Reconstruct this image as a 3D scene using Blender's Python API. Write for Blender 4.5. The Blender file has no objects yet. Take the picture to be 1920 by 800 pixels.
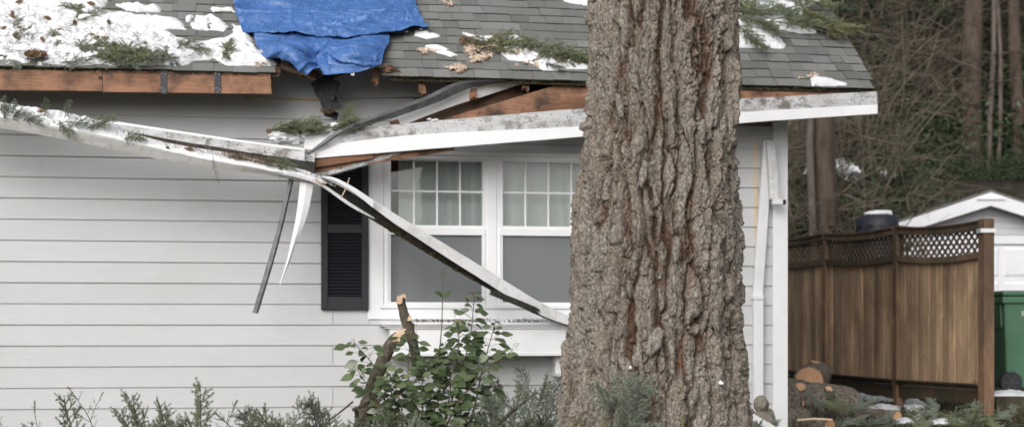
import bpy, bmesh, math, random
import numpy as np
from mathutils import Vector, Matrix, Euler
random.seed(7); rng = np.random.default_rng(7)
sc = bpy.context.scene
col = sc.collection
# ------------------------------------------------------------------ camera, sky, sun, exposure
W, F, HY, TH = 1920.0, 2795.0, 615.0, math.radians(8.9)
CAM = Vector((0.0, -13.08, 0.95))
cd = bpy.data.cameras.new('camera'); cam = bpy.data.objects.new('camera', cd); col.objects.link(cam)
cam.location = CAM; cam.rotation_euler = (math.pi/2, 0, -TH)
cd.sensor_width = 36; cd.sensor_fit = 'HORIZONTAL'; cd.lens = 36*F/W
cd.shift_y = 215/W; cd.clip_end = 500; cd.clip_start = 0.1
cd.dof.use_dof = True; cd.dof.focus_distance = 9.2; cd.dof.aperture_fstop = 2.4
sc.camera = cam
SUN_EL, SUN_AZ = math.radians(31), math.radians(-28)      # azimuth: behind the camera, a little to the left
sun_dir = Vector((math.sin(SUN_AZ)*math.cos(SUN_EL), -math.cos(SUN_AZ)*math.cos(SUN_EL), math.sin(SUN_EL)))
wd = bpy.data.worlds.new('World'); sc.world = wd; wd.use_nodes = True
nt = wd.node_tree; nt.nodes.clear()
sky = nt.nodes.new('ShaderNodeTexSky'); sky.sky_type = 'NISHITA'; sky.sun_disc = False
sky.sun_elevation = SUN_EL; sky.sun_rotation = math.atan2(sun_dir.x, sun_dir.y)
sky.air_density = 1.0; sky.dust_density = 4.0; sky.ozone_density = 1.0
hs = nt.nodes.new('ShaderNodeHueSaturation'); hs.inputs['Saturation'].default_value = 0.22
bg = nt.nodes.new('ShaderNodeBackground'); bg.inputs['Strength'].default_value = 0.115
ow = nt.nodes.new('ShaderNodeOutputWorld')
nt.links.new(sky.outputs[0], hs.inputs['Color']); nt.links.new(hs.outputs[0], bg.inputs[0]); nt.links.new(bg.outputs[0], ow.inputs[0])
sd_ = bpy.data.lights.new('sun', 'SUN'); sd_.energy = 1.5; sd_.angle = math.radians(50); sd_.color = (1, 0.98, 0.955)
sun = bpy.data.objects.new('sun', sd_); col.objects.link(sun)
sun.rotation_euler = sun_dir.to_track_quat('Z', 'Y').to_euler()
sc.view_settings.view_transform = 'Standard'; sc.view_settings.look = 'None'
sc.view_settings.exposure = 0.20; sc.view_settings.gamma = 1
sc.render.engine = 'CYCLES'
# ------------------------------------------------------------------ where things stand
FWD = Vector((math.sin(TH), math.cos(TH), 0)); RGT = Vector((math.cos(TH), -math.sin(TH), 0)); UP = Vector((0, 0, 1))
def ray(x, y): return FWD + RGT*((x-W/2)/F) + UP*((HY-y)/F)
def P(x, y, Y):
    d = ray(x, y); return CAM + d*((Y-CAM.y)/d.y)
def PD(x, y, D): return CAM + ray(x, y)*D
def PZ(x, y, z=0.0):
    d = ray(x, y); return CAM + d*((z-CAM.z)/d.z)
def depth(p): return (p-CAM).dot(FWD)
def proj(p):
    q = p-CAM; d = q.dot(FWD); return W/2+F*q.dot(RGT)/d, HY-F*q.z/d
SLOPE = math.radians(40); TS, CS, SS = math.tan(SLOPE), math.cos(SLOPE), math.sin(SLOPE)
YE = -0.5; ZE = P(0, 122, YE).z
RN = Vector((0, -SS, CS))
def RP(u, v, o=0.0): return Vector((u, YE+v*CS-o*SS, ZE+v*SS+o*CS))
def ruv(x, y):
    d = ray(x, y); t = (ZE+(CAM.y-YE)*TS-CAM.z)/(d.z-d.y*TS); p = CAM+d*t
    return p.x, (p.y-YE)/CS
def R(x, y, o=0.0):
    d = ray(x, y); t = (ZE+o/CS+(CAM.y-YE)*TS-CAM.z)/(d.z-d.y*TS); return CAM+d*t
# ------------------------------------------------------------------ numpy noise
def _h(ix, iy, iz, s):
    n = (ix.astype(np.int64)*73856093) ^ (iy.astype(np.int64)*19349663) ^ (iz.astype(np.int64)*83492791) ^ (s*2654435761)
    n = (n ^ (n >> 13))*1274126177 & 0xffffffff
    n = (n ^ (n >> 16))*2246822519 & 0xffffffff
    return ((n ^ (n >> 15)) & 0xffffff)/float(0xffffff)
def vn(p, s=0):
    p = np.asarray(p, float); i = np.floor(p).astype(np.int64); f = p-i; f = f*f*(3-2*f)
    r = 0
    for a in (0, 1):
        for b in (0, 1):
            for c in (0, 1):
                w = (f[:, 0] if a else 1-f[:, 0])*(f[:, 1] if b else 1-f[:, 1])*(f[:, 2] if c else 1-f[:, 2])
                r = r + w*_h(i[:, 0]+a, i[:, 1]+b, i[:, 2]+c, s)
    return r
def fbm(p, s=0, o=4):
    r, a, t = 0, 1.0, 0
    for k in range(o):
        r = r+a*vn(np.asarray(p)*2**k+17.3*k, s+k); t += a; a *= .5
    return r/t
def worley(p, s=0):
    i = np.floor(p).astype(np.int64); f1 = np.full(len(p), 9.); f2 = f1.copy(); cid = np.zeros(len(p))
    for a in (-1, 0, 1):
        for b in (-1, 0, 1):
            for c in (-1, 0, 1):
                x, y, z = i[:, 0]+a, i[:, 1]+b, i[:, 2]+c
                q = np.stack([x+_h(x, y, z, s), y+_h(x, y, z, s+1), z+_h(x, y, z, s+2)], 1)
                d = np.sqrt(((q-p)**2).sum(1)); k = _h(x, y, z, s+3)
                nf = d < f1
                f2 = np.where(nf, f1, np.minimum(f2, d)); cid = np.where(nf, k, cid); f1 = np.where(nf, d, f1)
    return f1, f2, cid
# ------------------------------------------------------------------ materials
def srgb(r, g, b):
    f = lambda c: (c/255/12.92) if c/255 <= .04045 else ((c/255+.055)/1.055)**2.4
    return (f(r), f(g), f(b))
MATS = {}
class NB:
    def __init__(s, name):
        s.m = bpy.data.materials.new(name); s.m.use_nodes = True; s.t = s.m.node_tree; s.n = s.t.nodes
        s.b = s.n['Principled BSDF']; s.pos = s.n.new('ShaderNodeNewGeometry').outputs['Position']; MATS[name] = s.m
    def L(s, a, b): s.t.links.new(a, b)
    def new(s, k): return s.n.new(k)
    def map(s, scale):
        v = s.new('ShaderNodeVectorMath'); v.operation = 'MULTIPLY'; v.inputs[1].default_value = scale; s.L(s.pos, v.inputs[0]); return v.outputs[0]
    def noise(s, scale=(1, 1, 1), detail=6, rough=.55, dist=0.0):
        n = s.new('ShaderNodeTexNoise'); n.inputs['Scale'].default_value = 1; n.inputs['Detail'].default_value = detail
        n.inputs['Roughness'].default_value = rough; n.inputs['Distortion'].default_value = dist
        s.L(s.map(scale), n.inputs['Vector']); return n.outputs['Fac']
    def ramp(s, f, stops):
        r = s.new('ShaderNodeValToRGB'); e = r.color_ramp.elements
        while len(e) < len(stops): e.new(.5)
        for k, (p, c) in enumerate(stops): e[k].position = p; e[k].color = (*c, 1) if len(c) == 3 else c
        s.L(f, r.inputs[0]); return r.outputs[0]
    def mix(s, f, a, b, mode='MIX'):
        m = s.new('ShaderNodeMix'); m.data_type = 'RGBA'; m.blend_type = mode
        for v, k in ((f, 0), (a, 6), (b, 7)):
            if hasattr(v, 'links'): s.L(v, m.inputs[k])
            else: m.inputs[k].default_value = v if k == 0 else (*v, 1)
        return m.outputs[2]
    def math(s, op, a, b=0.0, c=None):
        m = s.new('ShaderNodeMath'); m.operation = op
        for v, k in ((a, 0), (b, 1)) + (((c, 2),) if c is not None else ()):
            if hasattr(v, 'links'): s.L(v, m.inputs[k])
            else: m.inputs[k].default_value = v
        return m.outputs[0]
    def rnd(s):
        return s.new('ShaderNodeObjectInfo').outputs['Random']
    def island(s):
        return s.math('FRACT', s.math('ADD', s.new('ShaderNodeNewGeometry').outputs['Random Per Island'], s.rnd()))
    def color(s, c): s.L(c, s.b.inputs['Base Color'])
    def bump(s, h, st=.3, dist=.01, n=None):
        b = s.new('ShaderNodeBump'); b.inputs['Strength'].default_value = st; b.inputs['Distance'].default_value = dist; s.L(h, b.inputs['Height'])
        if n is not None: s.L(n, b.inputs['Normal'])
        s.L(b.outputs[0], s.b.inputs['Normal']); return b.outputs[0]
    def rough(s, v):
        if hasattr(v, 'links'): s.L(v, s.b.inputs['Roughness'])
        else: s.b.inputs['Roughness'].default_value = v
def simple(name, c1, c2, scale=(6, 6, 6), rough=.8, bump=.2, bscale=(60, 60, 60), bdist=.004, vary=.0, lo=.3, hi=.7, detail=6, spec=None):
    n = NB(name); c = n.ramp(n.noise(scale, detail), [(lo, c1), (hi, c2)])
    if vary:
        v = n.math('MULTIPLY_ADD', n.island(), vary*2, 1-vary)
        cm = n.new('ShaderNodeCombineColor')
        for k in range(3): n.L(v, cm.inputs[k])
        c = n.mix(1.0, c, cm.outputs[0], 'MULTIPLY')
    n.color(c); n.rough(rough)
    if bump: n.bump(n.noise(bscale, 5), bump, bdist)
    if spec is not None: n.b.inputs['Specular IOR Level'].default_value = spec
    return n
# painted lap siding, fibre cement with pressed grain
n = NB('siding'); gz = n.noise((1.1, 1.1, .9), 6, .65); a = n.noise((2.5, 2.5, 40), 5); b = n.noise((.7, .7, 1.6), 4)
c = n.ramp(a, [(.3, (.515, .52, .538)), (.7, (.55, .553, .565))]); c = n.mix(n.ramp(b, [(.35, (0, 0, 0)), (.75, (.55, .55, .55))]), c, (.485, .48, .472))
v = n.math('MULTIPLY_ADD', n.rnd(), .06, .97); cm = n.new('ShaderNodeCombineColor')
for k in range(3): n.L(v, cm.inputs[k])
c = n.mix(n.ramp(gz, [(.5, (0, 0, 0)), (.75, (.35,)*3)]), c, (.415, .42, .39)); n.color(n.mix(1.0, c, cm.outputs[0], 'MULTIPLY')); n.rough(.62); n.bump(n.noise((6, 6, 190), 6, .65, .6), .35, .0035)
# the same siding with a run of rust below the eave
simple('sheathing', (.18, .15, .11), (.24, .2, .15))
simple('house_wrap', (.42, .5, .55), (.52, .57, .6), (3, 3, 3), .5, .4, (12, 12, 12), .01)
simple('white_paint', (.74, .75, .77), (.82, .82, .83), (4, 4, 4), .45, .12, (30, 30, 30), .002)
n = simple('white_metal', (.66, .67, .69), (.8, .8, .81), (3, 3, 3), .38, .15, (9, 9, 9), .004)
n = NB('dirty_white'); a = n.noise((9, 9, 9), 8, .65); b = n.noise((3, 3, 5), 6, .6); d = n.noise((70, 70, 70), 4)
e = n.noise((1.3, 1.3, 3), 5, .6); c = n.ramp(n.noise((3, 3, 30), 6), [(.3, (.47, .47, .475)), (.65, (.58, .585, .6))]); c = n.mix(n.math('MULTIPLY', n.ramp(n.noise((7, 7, 12), 8, .7), [(.46, (0, 0, 0)), (.58, (.9,)*3)]), n.ramp(e, [(.40, (0, 0, 0)), (.52, (1, 1, 1))])), c, (.13, .11, .085))
c = n.mix(n.math('MULTIPLY', n.ramp(d, [(.53, (0, 0, 0)), (.6, (.9,)*3)]), n.ramp(a, [(.46, (0, 0, 0)), (.6, (1, 1, 1))])), c, (.06, .05, .04)); n.color(c); n.rough(.65); n.bump(a, .3, .003)
n = NB('stained_white'); a = n.noise((5, 5, 5), 8, .65); b = n.noise((60, 60, 60), 5, .6)
c = n.ramp(a, [(.28, (.42, .41, .39)), (.55, (.68, .68, .69)), (.8, (.74, .74, .75))]); c = n.mix(n.ramp(b, [(.6, (0, 0, 0)), (.7, (.8, .8, .8))]), c, (.16, .13, .1)); n.color(c); n.rough(.5); n.bump(b, .2, .002)
n = NB('gutter_face'); a = n.noise((3, 3, 22), 6, .6); b = n.noise((16, 16, 16), 6, .65); c = n.ramp(a, [(.3, (.40, .39, .37)), (.7, (.53, .53, .53))]); n.color(n.mix(n.ramp(b, [(.52, (0, 0, 0)), (.68, (.6,)*3)]), c, (.26, .24, .18))); n.rough(.55); n.bump(b, .2, .003)
n = NB('grime_shade'); a = n.noise((30, 30, 30), 7, .65); n.color(n.ramp(a, [(.35, (.012, .012, .012)), (.58, (.03, .028, .024)), (.72, (.09, .075, .055))])); n.rough(.8); n.bump(a, .7, .01)  # near-black grime, with shade painted in for gutter insides and openings
n = NB('gutter_moss'); a = n.noise((26, 26, 26), 7, .65); n.color(n.ramp(a, [(.35, (.02, .018, .013)), (.52, (.07, .055, .035)), (.62, (.1, .11, .03)), (.7, (.3, .28, .25))])); n.rough(.9); n.bump(a, 1, .02)
n = simple('grey_metal', (.10, .105, .11), (.22, .225, .23), (14, 14, 14), .42, .3, (40, 40, 40), .003); n.b.inputs['Metallic'].default_value = .35
n = simple('dark_metal', (.035, .037, .04), (.075, .078, .082), (10, 10, 10), .38, .2, (40, 40, 40), .002); n.b.inputs['Metallic'].default_value = .3
simple('steel_strap', (.012, .014, .022), (.03, .032, .042), (20, 20, 20), .45, .2)
simple('nail', (.4, .4, .4), (.6, .6, .58), rough=.35, bump=0)
def wood(name, c1, c2, c3, gr, knots=.5, rough=.75, st=.4):
    n = NB(name); a = n.noise(gr, 6, .6, .4); b = n.noise((4, 4, 4), 6, .6); k = n.noise((14, 14, 14), 4, .6)
    c = n.ramp(a, [(.28, c2), (.62, c1)]); c = n.mix(n.ramp(b, [(.44, (0, 0, 0)), (.66, (knots,)*3)]), c, c3)
    c = n.mix(n.ramp(k, [(.66, (0, 0, 0)), (.74, (.85,)*3)]), c, (.03, .02, .012)); n.color(c); n.rough(rough); n.bump(a, st, .004); return n
wood('raw_fir', srgb(160, 118, 92), srgb(126, 88, 66), srgb(62, 48, 39), (4, 30, 60), .95)
wood('raw_fir_dark', srgb(128, 90, 66), srgb(98, 66, 48), srgb(56, 43, 34), (5, 30, 60), .7)
wood('plywood_dark', srgb(92, 66, 48), srgb(66, 46, 34), srgb(40, 32, 26), (6, 20, 50), .6)
wood('split_wood', srgb(216, 192, 164), srgb(188, 158, 128), srgb(140, 112, 90), (14, 14, 40), .5, .8, .7)
def fence_wood(name, c1, c2, c3):
    n = NB(name); a = n.noise((26, 26, 1.6), 7, .62, .5); b = n.noise((3, 3, .8), 5, .6); r = n.rnd()
    c = n.ramp(a, [(.3, c2), (.62, c1)]); c = n.mix(n.ramp(b, [(.36, (0, 0, 0)), (.6, (.9,)*3)]), c, c3); g_ = n.noise((1.7, 1.7, 1.1), 6, .65, .5); c = n.mix(n.ramp(g_, [(.5, (0, 0, 0)), (.72, (.55,)*3)]), c, tuple(k*.42 for k in c3)); c = n.mix(n.ramp(n.noise((60, 60, 5), 5, .6), [(.6, (0, 0, 0)), (.7, (.6,)*3)]), c, tuple(min(1, k*1.5) for k in c1))
    v = n.math('MULTIPLY_ADD', r, .6, .75); cm = n.new('ShaderNodeCombineColor')
    for k in range(3): n.L(v, cm.inputs[k])
    n.color(n.mix(1.0, c, cm.outputs[0], 'MULTIPLY')); n.rough(.85); n.bump(a, .5, .006)
fence_wood('fence_board', srgb(204, 174, 140), srgb(162, 132, 102), srgb(138, 114, 92))
fence_wood('fence_frame', srgb(122, 98, 78), srgb(92, 74, 58), srgb(76, 68, 56))
fence_wood('fence_post', srgb(138, 108, 84), srgb(106, 82, 64), srgb(86, 70, 56))
fence_wood('fence_base', srgb(84, 64, 48), srgb(58, 44, 34), srgb(52, 52, 34))
# roof
n = NB('shingle'); g = n.noise((330, 330, 330), 3, .7); b = n.noise((2, 2, 2), 5); r = n.island()
c = n.ramp(r, [(0, (.082, .086, .082)), (.35, (.12, .124, .12)), (.7, (.155, .157, .152)), (1, (.2, .2, .193))])
c = n.mix(n.ramp(g, [(.3, (0, 0, 0)), (.75, (.6,)*3)]), c, (.25, .25, .245)); c = n.mix(n.ramp(b, [(.45, (0, 0, 0)), (.75, (.45,)*3)]), c, (.12, .13, .1)); n.color(c); n.rough(.92); n.bump(g, .5, .003)
n = NB('shingle_edge'); a = n.noise((40, 40, 40), 5); n.color(n.ramp(a, [(.35, (.018, .022, .014)), (.6, (.05, .06, .03)), (.75, (.1, .11, .05))])); n.rough(.95); n.bump(a, .8, .01)  # mossy edges, dark enough to paint in the shadow line of each course
simple('torn_shingle', (.018, .019, .024), (.05, .05, .055), (30, 30, 30), .9, .5, (200, 200, 200), .003)
n = simple('snow', (.74, .76, .79), (.83, .84, .86), (9, 9, 9), .65, .6, (40, 40, 40), .018); n.b.inputs['Subsurface Weight'].default_value = .0
n = NB('tarp'); a = n.noise((7, 7, 7), 6, .6, .8); b = n.noise((38, 38, 38), 5, .6); vo = n.new('ShaderNodeTexVoronoi'); vo.feature = 'DISTANCE_TO_EDGE'; vo.inputs['Scale'].default_value = 1; vo.inputs['Randomness'].default_value = 1; n.L(n.map((4, 5, 9)), vo.inputs['Vector'])
c = n.ramp(a, [(.3, (.042, .12, .34)), (.7, (.07, .175, .44))]); n.color(n.mix(n.ramp(b, [(.55, (0, 0, 0)), (.78, (.5,)*3)]), c, (.2, .33, .66)))
n.rough(n.math('MULTIPLY_ADD', b, .35, .10)); h = n.math('ADD', n.math('MULTIPLY', n.noise((16, 16, 30), 6, .6, 1.5), 1.0), n.math('MINIMUM', n.math('MULTIPLY', vo.outputs['Distance'], 5), .10)); n.bump(h, .5, .02)
simple('brass', (.55, .5, .4), (.75, .72, .66), rough=.35, bump=0)
# greenery
def leafy(name, c1, c2, c3, rough=.6, trans=.15):
    n = NB(name); c = n.ramp(n.island(), [(0, c1), (.5, c2), (1, c3)]); b = n.noise((5, 5, 5), 3)
    n.color(n.mix(n.ramp(b, [(.35, (0, 0, 0)), (.7, (.5,)*3)]), c, c1)); n.rough(rough); return n
leafy('needles', (.105, .13, .07), (.2, .235, .13), (.31, .34, .21))
leafy('needles_blue', (.125, .155, .115), (.23, .275, .205), (.36, .40, .315))
leafy('needles_olive', (.12, .125, .06), (.2, .21, .1), (.29, .29, .16))
n = leafy('bush_leaf', (.05, .075, .03), (.085, .12, .055), (.165, .205, .11), .34); n.bump(n.noise((90, 90, 90), 3), .25, .003)
leafy('shrub_leaf', (.025, .042, .016), (.05, .08, .03), (.09, .125, .055), .6)
leafy('conifer_leaf', (.014, .026, .013), (.028, .046, .021), (.05, .07, .034), .8)
leafy('litter', (.09, .05, .025), (.2, .12, .065), (.38, .26, .16), .9)
leafy('chips', (.6, .47, .37), (.74, .6, .48), (.85, .74, .63), .9)
leafy('dark_litter', (.02, .017, .01), (.06, .045, .025), (.1, .09, .04), .9)
leafy('grass', (.06, .08, .03), (.12, .14, .06), (.22, .22, .12), .9)
simple('twig', (.045, .034, .026), (.11, .085, .065), (30, 30, 30), .9, .4, (90, 90, 90), .004)
simple('stem_green', (.08, .06, .035), (.12, .12, .06), (30, 30, 30), .7, .2)
simple('bare_twig', (.07, .058, .042), (.225, .188, .14), (2.5, 2.5, 2.5), .9, 0)
simple('bark_far', (.045, .033, .026), (.12, .088, .067), (9, 9, 2), .95, .8, (26, 26, 6), .04)
simple('bark_far_light', (.08, .065, .055), (.17, .14, .12), (9, 9, 3), .95, .6, (26, 26, 8), .03)
n = NB('log_bark'); a = n.noise((26, 26, 26), 8, .7); n.color(n.ramp(a, [(.32, (.045, .036, .028)), (.5, (.17, .14, .11)), (.6, (.28, .245, .2)), (.72, (.36, .36, .31))])); n.rough(.95); n.bump(a, 1, .03)
n = NB('mossy_bark'); a = n.noise((30, 30, 18), 8, .7); b = n.noise((7, 7, 5), 5); c = n.ramp(a, [(.32, (.03, .024, .017)), (.55, (.12, .1, .075)), (.7, (.23, .21, .17))]); n.color(n.mix(n.ramp(b, [(.52, (0, 0, 0)), (.66, (.5,)*3)]), c, (.1, .105, .04))); n.rough(.95); n.bump(a, 1, .02)
n = NB('log_end'); a = n.noise((3, 3, 3), 4); b = n.noise((60, 60, 60), 4); n.color(n.mix(n.ramp(b, [(.4, (0, 0, 0)), (.7, (.6,)*3)]), n.ramp(a, [(.35, srgb(206, 166, 132)), (.65, srgb(188, 144, 108))]), srgb(166, 124, 92))); n.rough(.85); n.bump(b, .5, .006)
# the near trunk
n = NB('trunk_bark'); at = n.new('ShaderNodeAttribute'); at.attribute_name = 'hgt'; at2 = n.new('ShaderNodeAttribute'); at2.attribute_name = 'plate'
fine = n.noise((75, 75, 55), 9, .72); mid = n.noise((20, 20, 9), 6, .65, .7); big = n.noise((4.5, 4.5, 2.2), 5, .6); spk = n.noise((130, 130, 110), 4, .7); moss = n.noise((11, 11, 8), 5, .65)
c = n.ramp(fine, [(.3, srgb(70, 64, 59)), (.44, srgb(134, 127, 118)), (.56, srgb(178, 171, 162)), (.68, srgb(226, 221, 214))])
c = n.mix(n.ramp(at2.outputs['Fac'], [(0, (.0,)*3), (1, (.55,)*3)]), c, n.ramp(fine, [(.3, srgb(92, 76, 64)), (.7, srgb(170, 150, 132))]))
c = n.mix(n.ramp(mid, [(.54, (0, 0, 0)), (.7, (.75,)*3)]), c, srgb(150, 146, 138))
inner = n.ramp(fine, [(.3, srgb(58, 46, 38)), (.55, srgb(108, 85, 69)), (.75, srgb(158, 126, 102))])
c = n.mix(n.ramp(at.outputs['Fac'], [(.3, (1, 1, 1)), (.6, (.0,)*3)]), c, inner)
c = n.mix(n.math('MULTIPLY', n.ramp(mid, [(.6, (0, 0, 0)), (.68, (.8,)*3)]), n.ramp(big, [(.52, (0, 0, 0)), (.66, (1, 1, 1))])), c, srgb(184, 118, 78))
lich = n.noise((8, 8, 5), 6, .7); c = n.mix(n.math('MULTIPLY', n.ramp(lich, [(.56, (0, 0, 0)), (.63, (.6,)*3)]), n.ramp(fine, [(.4, (0, 0, 0)), (.6, (1, 1, 1))])), c, srgb(176, 178, 164))
c = n.mix(n.ramp(spk, [(.66, (0, 0, 0)), (.74, (.6,)*3)]), c, srgb(205, 196, 184))
sp = n.new('ShaderNodeSeparateXYZ'); n.L(n.pos, sp.inputs[0])
low = n.ramp(sp.outputs[2], [(.25, (1, 1, 1)), (.75, (.12,)*3), (1, (0.05,)*3)])
c = n.mix(n.math('MULTIPLY', n.ramp(moss, [(.58, (0, 0, 0)), (.66, (.9,)*3)]), low), c, (.12, .13, .03)); n.color(c); n.rough(.95); n.b.inputs['Specular IOR Level'].default_value = .2
hh = n.math('ADD', n.math('MULTIPLY', fine, 1.0), n.math('MULTIPLY', mid, 1.2)); n.bump(hh, 1.0, .022)
# window and the rest
n = NB('pane'); n.n.remove(n.b); gl = n.new('ShaderNodeBsdfGlossy'); gl.inputs['Roughness'].default_value = .02; tr = n.new('ShaderNodeBsdfTransparent'); tr.inputs[0].default_value = (.86, .9, .89, 1)
lw = n.new('ShaderNodeFresnel'); lw.inputs[0].default_value = 1.6; mx = n.new('ShaderNodeMixShader'); n.L(n.math('MINIMUM', n.math('MULTIPLY', lw.outputs[0], 2.6), 1.0), mx.inputs[0]); n.L(tr.outputs[0], mx.inputs[1]); n.L(gl.outputs[0], mx.inputs[2]); n.L(mx.outputs[0], n.n['Material Output'].inputs[0])
n = NB('insect_screen'); n.b.inputs['Base Color'].default_value = (.22, .23, .245, 1); n.rough(.9); tr = n.new('ShaderNodeBsdfTransparent'); mx = n.new('ShaderNodeMixShader'); mx.inputs[0].default_value = .6; n.L(tr.outputs[0], mx.inputs[1]); n.L(n.b.outputs[0], mx.inputs[2]); n.L(mx.outputs[0], n.n['Material Output'].inputs[0])
n = NB('curtain'); a = n.noise((9, 9, 1.5), 5); n.color(n.ramp(a, [(.3, (.72, .75, .73)), (.7, (.82, .84, .82))])); n.rough(.9)
simple('room', (.05, .05, .055), (.07, .07, .075), bump=0)
simple('shutter_paint', (.008, .009, .014), (.014, .015, .022), (3, 3, 60), .55, .5, (8, 8, 90), .004)
simple('stone', (.12, .105, .08), (.3, .27, .22), (40, 40, 40), .95, .7, (120, 120, 120), .006)
simple('bin_green', (.05, .13, .075), (.07, .16, .095), (3, 3, 3), .5, .15, (70, 70, 70), .002)
simple('black_plastic', (.006, .007, .012), (.016, .017, .024), (6, 6, 6), .5, .15)
simple('compost_plastic', (.008, .009, .018), (.02, .022, .036), (6, 6, 6), .55, .2)
simple('garage_white', (.7, .71, .74), (.78, .78, .8), (2, 2, 2), .6, .1)
simple('garage_grey', (.5, .5, .53), (.57, .57, .59), (2, 2, 2), .7, .1)
simple('garage_trim', (.08, .14, .11), (.1, .17, .13), rough=.6, bump=0)
n = NB('ground'); a = n.noise((9, 9, 9), 9, .7); b = n.noise((1.6, 1.6, 1.6), 6); c = n.ramp(a, [(.32, (.022, .018, .012)), (.5, (.065, .055, .036)), (.66, (.12, .1, .07))]); n.color(n.mix(n.ramp(b, [(.45, (0, 0, 0)), (.6, (.7,)*3)]), c, (.055, .07, .025))); n.rough(.95); n.bump(a, 1, .04)
n = NB('hill'); a = n.noise((4, 4, 4), 9, .72); b = n.noise((.5, .5, .5), 6); c = n.ramp(a, [(.35, (.012, .01, .007)), (.55, (.04, .033, .022)), (.7, (.09, .075, .05))]); n.color(n.mix(n.ramp(b, [(.45, (0, 0, 0)), (.6, (.6,)*3)]), c, (.02, .03, .012))); n.rough(.95); n.bump(a, 1, .15)
simple('concrete', (.16, .15, .13), (.3, .29, .26), (9, 9, 9), .9, .4)
simple('rust_run', srgb(205, 184, 148), srgb(200, 190, 172), (10, 10, 3), .7, 0)
# ------------------------------------------------------------------ builders
def tag(o, label=None, cat=None, group=None, kind=None):
    for k, v in (('label', label), ('category', cat), ('group', group), ('kind', kind)):
        if v: o[k] = v
    return o
def link(name, me, mats, parent=None):
    o = bpy.data.objects.new(name, me); col.objects.link(o)
    if mats is not None:
        for m in (mats if isinstance(mats, (list, tuple)) else [mats]): me.materials.append(MATS[m])
    if parent is not None: child(o, parent)
    return o
def child(o, parent):
    o.parent = parent
    if parent.type == 'EMPTY': o.matrix_parent_inverse = Matrix.Translation(-parent.location)
def thing(name, loc, label, cat, group=None):
    o = bpy.data.objects.new(name, None); o.empty_display_size = .1; col.objects.link(o); o.location = loc
    return tag(o, label, cat, group)
class MB:
    def __init__(s): s.v = []; s.f = []; s.m = []; s.sm = []
    def add(s, vs, fs, mi=0, smooth=False):
        k = len(s.v); s.v += [tuple(v) for v in vs]
        for f in fs: s.f.append(tuple(k+i for i in f)); s.m.append(mi); s.sm.append(smooth)
    def box(s, x0, x1, y0, y1, z0, z1, mi=0):
        s.add([(x, y, z) for x in (x0, x1) for y in (y0, y1) for z in (z0, z1)],
              [(0, 1, 3, 2), (4, 6, 7, 5), (0, 4, 5, 1), (2, 3, 7, 6), (0, 2, 6, 4), (1, 5, 7, 3)], mi)
    def obox(s, c, ax, ay, az, hx, hy, hz, mi=0):
        c = Vector(c); ax, ay, az = Vector(ax)*hx, Vector(ay)*hy, Vector(az)*hz
        s.add([c+ax*i+ay*j+az*k for i in (-1, 1) for j in (-1, 1) for k in (-1, 1)],
              [(0, 1, 3, 2), (4, 6, 7, 5), (0, 4, 5, 1), (2, 3, 7, 6), (0, 2, 6, 4), (1, 5, 7, 3)], mi)
    def tube(s, pts, rad, n=6, mi=0, cap=True, smooth=True):
        pts = [Vector(p) for p in pts]; rings = []
        if not hasattr(rad, '__len__'): rad = [rad]*len(pts)
        for i, p in enumerate(pts):
            t = (pts[min(i+1, len(pts)-1)]-pts[max(i-1, 0)]); t = t.normalized() if t.length > 1e-9 else Vector((0, 0, 1))
            a = t.orthogonal().normalized() if i == 0 else (a - t*a.dot(t)).normalized()
            b = t.cross(a); rings.append([p+(a*math.cos(2*math.pi*k/n)+b*math.sin(2*math.pi*k/n))*rad[i] for k in range(n)])
        fs = [(i*n+k, i*n+(k+1) % n, (i+1)*n+(k+1) % n, (i+1)*n+k) for i in range(len(pts)-1) for k in range(n)]
        s.add([v for r in rings for v in r], fs, mi, smooth)
        if cap:
            s.add(rings[0], [tuple(range(n))[::-1]], mi); s.add(rings[-1], [tuple(range(n))], mi)
    def mesh(s, name):
        me = bpy.data.meshes.new(name); me.from_pydata(s.v, [], s.f); me.update()
        me.polygons.foreach_set('material_index', s.m); me.polygons.foreach_set('use_smooth', s.sm); return me
    def build(s, name, mats, parent=None, bevel=0):
        o = link(name, s.mesh(name), mats, parent)
        if bevel:
            b = o.modifiers.new('bevel', 'BEVEL'); b.width = bevel; b.segments = 2; b.limit_method = 'ANGLE'
        return o
def np_mesh(name, V, Fc, smooth=True):
    me = bpy.data.meshes.new(name); V = np.asarray(V, np.float32); Fc = np.asarray(Fc, np.int32); k = Fc.shape[1]
    me.vertices.add(len(V)); me.vertices.foreach_set('co', V.ravel()); me.loops.add(Fc.size); me.loops.foreach_set('vertex_index', Fc.ravel())
    me.polygons.add(len(Fc)); me.polygons.foreach_set('loop_start', np.arange(len(Fc), dtype=np.int32)*k)
    try: me.polygons.foreach_set('loop_total', np.full(len(Fc), k, np.int32))
    except Exception: pass
    me.polygons.foreach_set('use_smooth', np.full(len(Fc), smooth)); me.update(calc_edges=True); return me
def spline(pts, n):
    pts = [np.array(p, float) for p in pts]; k = len(pts); out = []
    for i in range(n):
        t = i/(n-1)*(k-1); a = min(int(t), k-2); f = t-a
        p0, p1, p2, p3 = pts[max(a-1, 0)], pts[a], pts[a+1], pts[min(a+2, k-1)]
        out.append(.5*((2*p1)+(-p0+p2)*f+(2*p0-5*p1+4*p2-p3)*f*f+(-p0+3*p1-3*p2+p3)*f**3))
    return np.array(out)
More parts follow.
